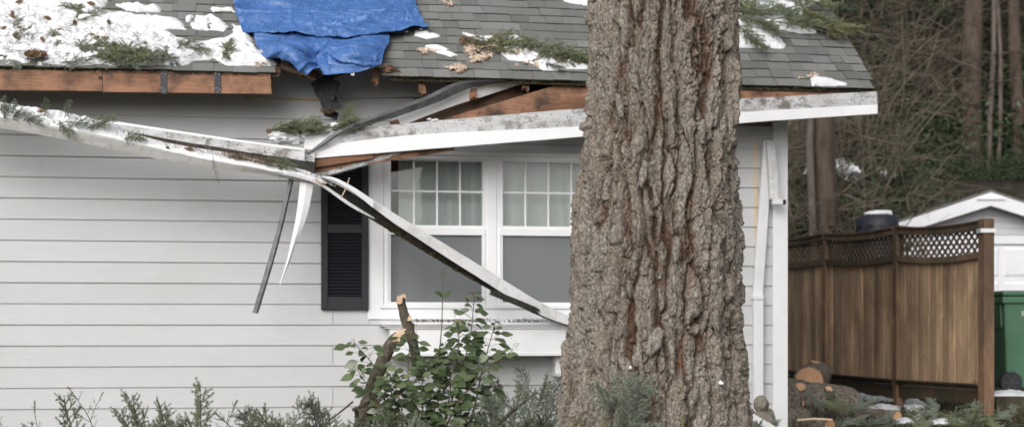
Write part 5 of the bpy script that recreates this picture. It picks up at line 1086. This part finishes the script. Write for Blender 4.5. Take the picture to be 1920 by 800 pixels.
def B3(x, y, z): return bc+RGT*x+FWD*y+UP*z
def frus(name, x0, x1, y0, y1, z0, z1, tx, ty, mat, bev=.01):
    m = MB(); m.add([B3(x0+tx, y0+ty, z0), B3(x1-tx, y0+ty, z0), B3(x1-tx, y1, z0), B3(x0+tx, y1, z0), B3(x0, y0, z1), B3(x1, y0, z1), B3(x1, y1, z1), B3(x0, y1, z1)], [(3, 2, 1, 0), (4, 5, 6, 7), (0, 1, 5, 4), (1, 2, 6, 5), (2, 3, 7, 6), (3, 0, 4, 7)]); o = m.build(name, mat, None, bev); child(o, bn); return o
frus('body', -.32, .32, -.3, .3, .05, 1.08, .05, .06, 'bin_green', .03); frus('rim', -.345, .345, -.33, .33, 1.04, 1.12, .0, .0, 'bin_green', .015); frus('side_rib', -.338, -.29, -.2, .2, .75, 1.03, .02, .02, 'bin_green', .01)
lid = frus('lid', -.35, .35, -.34, .36, 1.125, 1.19, -.0, -.0, 'bin_green', .025); 
def wheel(cx):
    m = MB(); c = B3(cx, -.27, .125); m.tube([c-FWD*.03, c+FWD*.03], .125, 20); o = m.build('wheel', 'black_plastic', None, .008); child(o, bn)
    m = MB(); m.tube([c-FWD*.034, c-FWD*.0305], .022, 10)
    for k in range(6):
        a = k*math.pi/3; d = RGT*math.cos(a)+UP*math.sin(a); m.obox(c-FWD*.034+d*.055, d, FWD, d.cross(FWD), .04, .004, .009)
    m.build('spokes', 'dark_metal', o)
wheel(-.235); wheel(.26)
cu = bpy.data.curves.new('bin_number', 'FONT'); cu.body = '5030 1'; cu.size = .075; cu.extrude = .001; ot = bpy.data.objects.new('bin_number', cu); col.objects.link(ot)
me = bpy.data.meshes.new_from_object(ot.evaluated_get(bpy.context.evaluated_depsgraph_get())); bpy.data.objects.remove(ot)
o = link('bin_number', me, 'white_paint'); M4 = Matrix((RGT, UP, -FWD)).transposed().to_4x4(); M4.translation = B3(-.13, -.3165, .90); o.parent = bn; o.matrix_parent_inverse = Matrix.Translation(-bn.location); o.matrix_basis = M4
DCm = 21.0; cc = PD(1645, 615, DCm); cc.z = 0
cb = thing('compost_bin', cc, 'dark round plastic compost bin rising behind the fence', 'compost bin')
m = MB(); zt_ = CAM.z+212*DCm/F; m.tube([cc, cc+UP*(zt_-.35), cc+UP*(zt_-.18), cc+UP*(zt_-.05), cc+UP*zt_], [.36, .315, .30, .285, .2], 28); child(m.build('drum', 'compost_plastic'), cb)
for k in range(5):
    a = -1.2+k*.6; p = cc+RGT*.295*math.sin(a)-FWD*.295*math.cos(a)+UP*(zt_-.17); m = MB(); t = RGT*math.cos(a)+FWD*math.sin(a); m.obox(p, t, UP, t.cross(UP), .05, .02, .012); child(m.build('rib', 'black_plastic', None, .003), cb)
bm = bmesh.new(); bmesh.ops.create_icosphere(bm, subdivisions=4, radius=.2)
for v in bm.verts: v.co.z *= .3; v.co = v.co*(.75+.5*vn(np.array([[v.co.x*9, v.co.y*9, v.co.z*9]]))[0])+cc+UP*(zt_+.012)+RGT*.02
me = bpy.data.meshes.new('snow'); bm.to_mesh(me); bm.free(); me.polygons.foreach_set('use_smooth', [True]*len(me.polygons)); tag(link('snow', me, 'snow'), 'snow cap on the dark compost bin lid', 'snow', kind='stuff')
# ================================================================== ground, hill, logs, snow patches
N = 170; gx = np.linspace(-60, 70, N); gd = np.concatenate([np.linspace(-14, 22, 90), np.linspace(22.6, 70, 80)])
Gx, Gd = np.meshgrid(gx, gd); nzg = fbm(np.stack([Gx.ravel()*.35, Gd.ravel()*.35, Gx.ravel()*0], 1), 8, 4).reshape(Gx.shape)-.5
def hill_h(d): return np.where(d > 23.5, .62*np.minimum(d-23.5, 24)+0*d, 0.0)
Z = hill_h(Gd)+np.where(Gd > 23.5, nzg*1.2*np.clip((Gd-23.5)/4, 0, 1), 0)-.006
O = np.stack([CAM.x+RGT.x*Gx+FWD.x*Gd, CAM.y+RGT.y*Gx+FWD.y*Gd, Z], -1)
ii = np.arange(Gx.size).reshape(Gx.shape); Fq = lambda a: np.stack([a[:-1, :-1], a[:-1, 1:], a[1:, 1:], a[1:, :-1]], -1).reshape(-1, 4)
k22 = 90
o = link('hillside', np_mesh('hillside', O[k22-1:].reshape(-1, 3), Fq(np.arange(Gx[k22-1:].size).reshape(Gx[k22-1:].shape))), 'hill'); tag(o, kind='structure')
m = MB(); m.add([CAM+RGT*x+FWD*y-UP*(CAM.z+.0) for x, y in ((-150, -150), (150, -150), (150, 23.4), (-150, 23.4))], [(0, 1, 2, 3)]); tag(m.build('ground', 'ground'), kind='structure')
def to_ground(U, V, h): return np.stack([U, V, h], -1)
def gp(*pp): return [tuple(PZ(x, y)[:2]) for x, y in pp]
sheet('snow', [gp((1588, 742), (1612, 738), (1650, 748), (1690, 754), (1640, 752), (1600, 750)), gp((1700, 752), (1720, 750), (1752, 768), (1745, 775), (1712, 772), (1690, 764)), gp((1625, 764), (1690, 764), (1680, 774), (1640, 774)), gp((1715, 780), (1735, 780), (1730, 786), (1715, 786)), gp((1678, 788), (1700, 786), (1720, 792), (1690, 796)), gp((1570, 790), (1585, 788), (1605, 796), (1580, 798)), gp((1735, 792), (1800, 788), (1810, 794), (1740, 798))],
      to_ground, .03, .05, .12, 'patchy snow on the ground before the fence', .07, .6, 7, .002, wf=4)
sheet('snow', [[tuple(PD(x, 735, d)[:2]) for x, d in ((1862, 16.55), (1960, 16.55), (1960, 17.25), (1862, 17.3))]], to_ground, .02, .035, .06, 'snow strip on the ledge in front of the green bin', .04, .5, 8, zs_, wf=4)
def log(name, A, B, r, label, seed, face=None, stubs=()):
    A, B = Vector(A), Vector(B); t = thing(name, (A+B)/2-UP*r, label, 'log'); n = 28
    rough_tube('bark', [A, (A+B)/2, B], [r, r*1.03, r*.97], 'log_bark', t, n=n, seg=30, amp=.09, seed=seed); ax = (B-A).normalized()
    for p, d in ((A, -ax), (B, ax)):
        m = MB(); m.tube([p-d*.02, p+d*.004, p+d*.006], [r*.9, r*.9, r*.88], 26); child(m.build('cut_face', 'log_end'), t)
        m = MB()
        for k in range(4): m.tube([p+d*.0061, p+d*.0068], r*(.2+.18*k), 26) if False else None
    for (f, d, l, rr_) in stubs:
        p = A+(B-A)*f; d = Vector(d).normalized(); rough_tube('branch_stub', [p+d*r*.8, p+d*(r+l)], [rr_*1.15, rr_], 'log_bark', t, n=10, seg=6, amp=.08, seed=seed+2); m = MB(); e = p+d*(r+l); m.tube([e-d*.004, e+d*.004], rr_*.96, 12); child(m.build('cut_face', 'log_end'), t)
    return t
A = PD(1517, 714, 15.6); log('log', A, A+RGT*.33+FWD*1.2+UP*.03, .16, 'sawn log with broad pale cut face resting on the pile', 1, stubs=((.35, (0.1, -.3, 1), .03, .05),))
A = PD(1440, 754, 14.3); B = PD(1588, 766, 15.0); log('log', A, B, .23, 'thick rough-barked log in front of the sawn one, with pruned stubs', 2, stubs=((.34, (-.1, -.8, .7), .05, .05), (.62, (.1, -.8, .65), .06, .035), (.3, (0, -1, .1), .03, .03)))
A = PD(1440, 735, 15.3); B = PD(1540, 742, 15.9); log('log', A, B, .16, 'dark log low in the pile behind the thick log', 3)
A = PD(1440, 790, 13.9); B = PD(1500, 790, 14.2); log('log', A, B, .15, 'dark log end at the corner board foot', 4)
A = PD(1682, 780, 15.4); log('log', A, A-RGT*.20+FWD*.42, .062, 'short small log with pale cut end on the snowy ground', 5)
A = PD(1556, 798, 14.0); log('log', A, A-RGT*.25+FWD*.3, .075, 'small log end cut by the lower frame', 6)
A = PD(1613, 764, 15.8); log('log', A, A+RGT*.1+FWD*.25, .045, 'little pale branch end among the fir twigs', 7)
m = MB(); A, B = PD(1494, 787, 13.9), PD(1560, 786, 13.9); m.tube([A, (A+B)/2+UP*.01, B], [.012, .011, .009], 6); tag(m.build('stick', 'split_wood'), 'thin pale stick lying along the thick log', 'stick')
for px, py, D, dx, dz, l in [(1545+rf.uniform(-25, 60), 775+rf.uniform(-25, 25), 14.2+rf.uniform(0, .6), rf.uniform(-.7, 1), rf.uniform(-.1, .18), rf.uniform(.35, .5)) for _ in range(11)]:
    px += 48; py += 8; p = PD(px, py, D); fir(rf.choice(BIGTW[:3]), p-RGT*l*.3, RGT*dx+UP*dz-FWD*.3, (0, -.6, 1), l, 'blue-green fir bough in the heap beside the logs', 'fir boughs beside the logs')
for px, py in [(rf.uniform(1680, 1900), rf.uniform(780, 822)) for _ in range(15)]:
    p = PZ(px, py, .04); a = rf.uniform(0, 6.28); fir(rf.choice(BIGTW), p, (math.cos(a), math.sin(a)*.6, rf.uniform(.05, .4)), (0, -.5, 1), rf.uniform(.25, .42), 'fir twig strewn on the ground before the fence', 'fir twigs before the fence')
rgs = np.random.default_rng(5); npt = 26000; gpx = rgs.uniform(1460, 1960, npt); gpy = rgs.uniform(715, 830, npt); gpts = [PZ(a, b, .01) for a, b in zip(gpx, gpy)]
tag(specks('ground_litter', gpts[:15000], 'dark_litter', (.02, .07), None, 51, .4, .3, (0, 0, 1)), 'dark leaf and twig litter on the ground by the fence', 'litter')
tag(specks('grass', gpts[15000:], 'grass', (.02, .05), None, 52, 1, .12), 'short mossy grass on the ground by the fence', 'grass')
tag(specks('fence_moss', [fp[0].lerp(fp[3], rf.random())+Vector((0, 0, .335+abs(rf.gauss(0, .02))))+(CAM-fp[0]).normalized()*.04 for _ in range(1500)], 'needles_olive', (.01, .03), None, 53, .6, .5), 'moss along the fence bottom rail', 'moss')
# ================================================================== woodland on the slope
def hz(d): return float(hill_h(np.array([d]))[0])
def W3(px, D, dz=0.0): p = PD(px, 615, D); p.z = hz(D)+dz; return p
def far_trunk(px, D, wpx, label, mat='bark_far', lean=0.0, h=11):
    p = W3(px, D, -.4); r = wpx/2*D/F; t = thing('tree', p+UP*.4, label, 'tree'); n = 9
    pts = [p+UP*h*k/(n-1)+RGT*(lean*h*k/(n-1)+.06*math.sin(k*1.3+px)) for k in range(n)]; m = MB(); m.tube([tuple(v) for v in pts], list(np.linspace(r*1.15, r*.75, n)), 14); child(m.build('trunk', mat), t)
    rr_ = random.Random(int(px))
    for k in range(16):
        f = rr_.uniform(.25, .98); q = Vector(pts[int(f*(n-1))]); a = rr_.uniform(0, 6.28); d = Vector((math.cos(a), math.sin(a), rr_.uniform(-.3, .2))); l = rr_.uniform(.4, 1.4); m = MB(); m.tube([q, q+d*l*.5, q+d*l+UP*rr_.uniform(-.3, .1)], [.025, .015, .005], 5); child(m.build('limb', 'bark_far'), t)
far_trunk(1545, 23.9, 42, 'stout brown trunk standing behind the fence by the house corner'); far_trunk(1521, 23.7, 14, 'thin pale trunk leaning on the stout one behind the fence', 'bark_far_light', .008)
far_trunk(1825, 30.3, 36, 'dark trunk high on the slope, upper right'); far_trunk(1858, 30.2, 9, 'thin grey trunk right of the dark slope trunk', 'bark_far_light', .004); far_trunk(1872, 30.2, 7, 'second thin grey trunk at upper right', 'bark_far_light', -.002)
far_trunk(1905, 30.4, 22, 'dark trunk near the right frame edge'); far_trunk(1720, 36, 20, 'distant trunk in the middle of the wooded slope'); far_trunk(1640, 37, 22, 'distant trunk above the compost bin'); far_trunk(1480, 30, 26, 'trunk half hidden by the corner board'); far_trunk(1770, 38, 18, 'distant trunk left of the dark slope trunk')
def bare_mesh(seed, nst=26, H=5.0, spread=2.6):
    r = random.Random(seed); m = MB()
    for i in range(nst):
        a = r.uniform(0, 6.28); l = H*r.uniform(.5, 1.1); arch = r.uniform(.2, 1.0); p = Vector((r.uniform(-.6, .6), r.uniform(-.6, .6), 0)); pts = []
        for k in range(9):
            t = k/8; pts.append(p+Vector((math.cos(a)*spread*arch*t**1.5+.1*math.sin(t*7+i), math.sin(a)*spread*arch*t**1.5, l*(t-.45*arch*t*t))))
        r0 = r.uniform(.010, .024); m.tube(pts, [r0*(1-.8*k/8) for k in range(9)], 4, cap=False)
        for k in range(11):
            f = r.uniform(.2, 1); q = pts[int(f*8)]; b = r.uniform(0, 6.28); d = Vector((math.cos(b), math.sin(b), r.uniform(-.35, .6))); ll = r.uniform(.4, 1.5)*(1.2-f*.6); c = d.cross(Vector((r.uniform(-1, 1), r.uniform(-1, 1), r.uniform(-1, 1))))*.3
            tw = [q, q+d*ll*.4+c*ll*.25, q+d*ll+c*ll*.1-UP*.12*ll]; m.tube(tw, [r0*.5, r0*.38, r0*.15], 3, cap=False)
            for _ in range(3):
                q2 = tw[1]+(tw[2]-tw[1])*r.random(); d2 = (d+Vector((r.uniform(-1, 1), r.uniform(-1, 1), r.uniform(-.8, .8)))).normalized(); m.tube([q2, q2+d2*ll*.4], [r0*.3, r0*.12], 3, cap=False)
    return m.mesh('twigs')
BS = [bare_mesh(300+i) for i in range(4)]
for b in BS: b.materials.append(MATS['bare_twig'])
rw = random.Random(99)
def put(mesh_parts, p, s, rz, name, label, cat, group, tilt=0.0):
    e = bpy.data.objects.new(name, None); col.objects.link(e); e.empty_display_size = .2; e.matrix_world = Matrix.Translation(p) @ Euler((rw.uniform(-tilt, tilt), rw.uniform(-tilt, tilt), rz)).to_matrix().to_4x4() @ Matrix.Scale(s, 4); tag(e, label, cat, group)
    for nm, me_ in mesh_parts:
        o = bpy.data.objects.new(nm, me_); col.objects.link(o); o.parent = e
        if nm in ('foliage', 'twigs', 'crown'): o['kind'] = 'stuff'
spots = [(x, d) for d, xs in ((24.8, (1590,)), (26, (1500, 1620)), (27.5, (1580,)), (29, (1540, 1610)), (31, (1600, 1700, 1760)), (33.2, (1660, 1730, 1800, 1860, 1920)), (34, (1560, 1710, 1840))) for x in xs]
for x, d in spots:
    put([('twigs', rw.choice(BS))], W3(x+rw.uniform(-20, 20), d, -.1), rw.uniform(.75, 1.15), rw.uniform(0, 6.28), 'bare_shrub', 'tangled leafless brown shrub on the wooded slope', 'shrub', 'leafless shrubs on the slope', .25)
def leaf_mass(seed, n, rx, rz, size, kindm):
    r = np.random.default_rng(seed); d = r.normal(size=(n, 3)); d /= np.linalg.norm(d, axis=1)[:, None]; rad_ = r.uniform(.35, 1, n)**.6; cl = fbm(d*3.2+seed, seed, 3); rad_ *= .55+.9*cl
    p = d*rad_[:, None]*[rx, rx, rz]; p[:, 2] = np.abs(p[:, 2]+rz*.35); a = r.normal(size=(n, 3)); a /= np.linalg.norm(a, axis=1)[:, None]; b = np.cross(a, r.normal(size=(n, 3))); b /= np.linalg.norm(b, axis=1)[:, None]; s = size*r.uniform(.5, 1.2, n)[:, None]
    V = np.stack([p-a*s, p-b*s*.45, p+a*s, p+b*s*.45], 1).reshape(-1, 3); me = np_mesh('foliage', V, np.arange(n*4).reshape(-1, 4), False); me.materials.append(MATS[kindm]); return me
SH = [leaf_mass(400+i, 2600, .95, 1.05, .055, 'shrub_leaf') for i in range(3)]
m = MB(); r_ = random.Random(2)
for k in range(9): a = k*.7; m.tube([(0, 0, 0), (.2*math.cos(a), .2*math.sin(a), .4), (.5*math.cos(a), .5*math.sin(a), .9)], [.02, .014, .006], 4)
sh_st = m.mesh('stems'); sh_st.materials.append(MATS['bark_far'])
for x, d, s in ((1480, 25, 1.4), (1510, 26.2, 1.5), (1568, 25.2, 1.2), (1605, 24.6, 1.2), (1640, 25.2, 1.2), (1690, 24.6, .7), (1660, 27.2, 1.4), (1620, 29, 1.5), (1490, 24.2, 1.0), (1515, 24.0, .9), (1575, 24.3, 1.1), (1620, 24.2, .8), (1500, 25.5, 1.3), (1590, 25.8, 1.4), (1660, 26.0, 1.1), (1480, 27, 1.5), (1560, 27.4, 1.3), (1640, 28, 1.3), (1700, 30.6, 1.1), (1780, 30.8, 1.2), (1850, 31.6, .9), (1910, 32, 1.2), (1590, 30, 1.4), (1680, 31, 1.5), (1770, 32, 1.3), (1850, 32.5, 1.4), (1930, 31, 1.4), (1620, 34, 1.6), (1740, 35.5, 1.7), (1540, 33, 1.7), (1830, 36, 1.8), (1910, 35, 1.8)):
    put([('stems', sh_st), ('foliage', rw.choice(SH))], W3(x+rw.uniform(-10, 10), d, -.15), s, rw.uniform(0, 6.28), 'evergreen_shrub', 'dark leafy evergreen shrub growing on the wooded slope', 'shrub', 'evergreen shrubs on the slope', .15)
def conifer(seed):
    r = np.random.default_rng(seed); V = []; m = MB(); m.tube([(0, 0, -.5), (0, 0, 10), (0, 0, 20)], [.3, .2, .03], 9)
    for k in range(130):
        z = 1.2+18.5*(k/130); a = r.uniform(0, 6.28); l = 3.2*(1-z/21)+.3; n = int(70*l/2)
        t = r.uniform(.1, 1, n); p = np.stack([np.cos(a)*t*l, np.sin(a)*t*l, z-.35*l*t*t+.1*t*l], 1)+r.normal(size=(n, 3))*[.16, .16, .1]; d = r.normal(size=(n, 3))*[1, 1, .5]+[math.cos(a), math.sin(a), -.5]; d /= np.linalg.norm(d, axis=1)[:, None]; e = np.cross(d, r.normal(size=(n, 3))); e /= np.linalg.norm(e, axis=1)[:, None]; s = r.uniform(.1, .22, n)[:, None]
        V.append(np.stack([p-d*s, p-e*s*.25, p+d*s, p+e*s*.25], 1).reshape(-1, 3))
    V = np.concatenate(V); me = np_mesh('crown', V, np.arange(len(V)).reshape(-1, 4), False); me.materials.append(MATS['conifer_leaf']); tm = m.mesh('trunk'); tm.materials.append(MATS['bark_far']); return [('trunk', tm), ('crown', me)]
CF = [conifer(500), conifer(501)]
for x, d, s in ((1480, 35, .8), (1570, 37, .9), (1640, 40, .9), (1700, 41, .8), (1780, 40, .9), (1850, 39, .8), (1920, 38, .9), (2000, 36, .9), (1600, 33.5, .8), (1690, 33, .8), (1790, 34.5, .8), (1890, 34, .8), (1510, 32, .8), (1600, 44, .9), (1740, 45, .9), (1880, 44, .9)):
    put(CF[rw.randrange(2)], W3(x, d, -.2), s, rw.uniform(0, 6.28), 'conifer', 'dark conifer at the back of the wooded slope', 'tree', 'conifers behind the slope')
def to_hill(U, V, h): # U lateral, V depth
    z = hill_h(V)+.35+h; return np.stack([CAM.x+RGT.x*U+FWD.x*V, CAM.y+RGT.y*U+FWD.y*V, z], -1)
def hp(px, d): return ((px-960)*d/F, d)
rsn = random.Random(12)
for cx, cy, rx, ry, D, n_, lb_ in ((1582, 314, 24, 15, 26.2, 420, 'snow caught in the shrubs right of the stout trunk'), (1664, 326, 18, 7, 27.5, 200, 'smaller snow patch in the shrubs above the compost bin'), (1513, 318, 5, 8, 25.6, 60, 'snow scrap in the shrubs left of the thin pale trunk'), (1471, 288, 3, 5, 25.6, 30, 'snow speck in the shrubs beside the corner board')):
    cl_ = [(rsn.gauss(0, .45), rsn.gauss(0, .45)) for _ in range(9)]; pts = []
    for _ in range(n_):
        a_, b_ = rsn.choice(cl_); pts.append(PD(cx+rx*(a_+rsn.gauss(0, .22)), cy+ry*(b_+rsn.gauss(0, .2)), D+rsn.gauss(0, .12)))
    tag(specks('snow', pts, 'snow', (.03, .10), None, 70+int(cx), .6, .8), lb_, 'snow')
for x, d, s_ in ((1700, 31.5, 1.5), (1735, 31, 1.3), (1790, 33.2, 1.5), (1835, 33.5, 1.4), (1880, 33, 1.5), (1925, 33.4, 1.5), (1760, 30.6, 1.0)):
    put([('twigs', rw.choice(BS))], W3(x, d, -.1), s_*.8, rw.uniform(0, 6.28), 'bare_shrub', 'tangled leafless brown shrub on the slope above the garage roof', 'shrub', 'leafless shrubs above the garage', .25)
for x, s_ in ((1695, .9), (1722, .7), (1748, .9), (1775, .75), (1800, .8), (1845, .8), (1885, .8), (1915, .9), (1940, .8)):
    put([('stems', sh_st), ('foliage', rw.choice(SH))], W3(x, 30.15, -.2), s_*.55, rw.uniform(0, 6.28), 'evergreen_shrub', 'low evergreen shrub directly behind the garage roof', 'shrub', 'evergreen shrubs behind the garage', .15)

# ================================================================== tell look-alikes apart by their place
ORD = 'leftmost second third fourth fifth sixth seventh eighth ninth tenth eleventh twelfth thirteenth fourteenth fifteenth sixteenth seventeenth eighteenth nineteenth twentieth'.split()
ORD += ['twenty-'+w for w in 'first second third fourth fifth sixth seventh eighth ninth'.split()]+['thirtieth']+['thirty-'+w for w in 'first second third fourth fifth sixth'.split()]
bylab = {}
for o in list(col.objects):
    if o.parent is None and o.get('label'): bylab.setdefault(o['label'], []).append(o)
for lb_, os_ in bylab.items():
    if 1 < len(os_) <= len(ORD):
        def sx(o):
            return proj(o.matrix_world.translation if o.type == 'EMPTY' or o.matrix_world.translation.length > 1e-6 else Vector(o.data.vertices[0].co))[0]
        for k, o in enumerate(sorted(os_, key=sx)):
            o['label'] = ('leftmost ' if k == 0 else '')+lb_+('' if k == 0 else ', '+ORD[k]+' from left') if len(lb_.split()) <= 13 else lb_
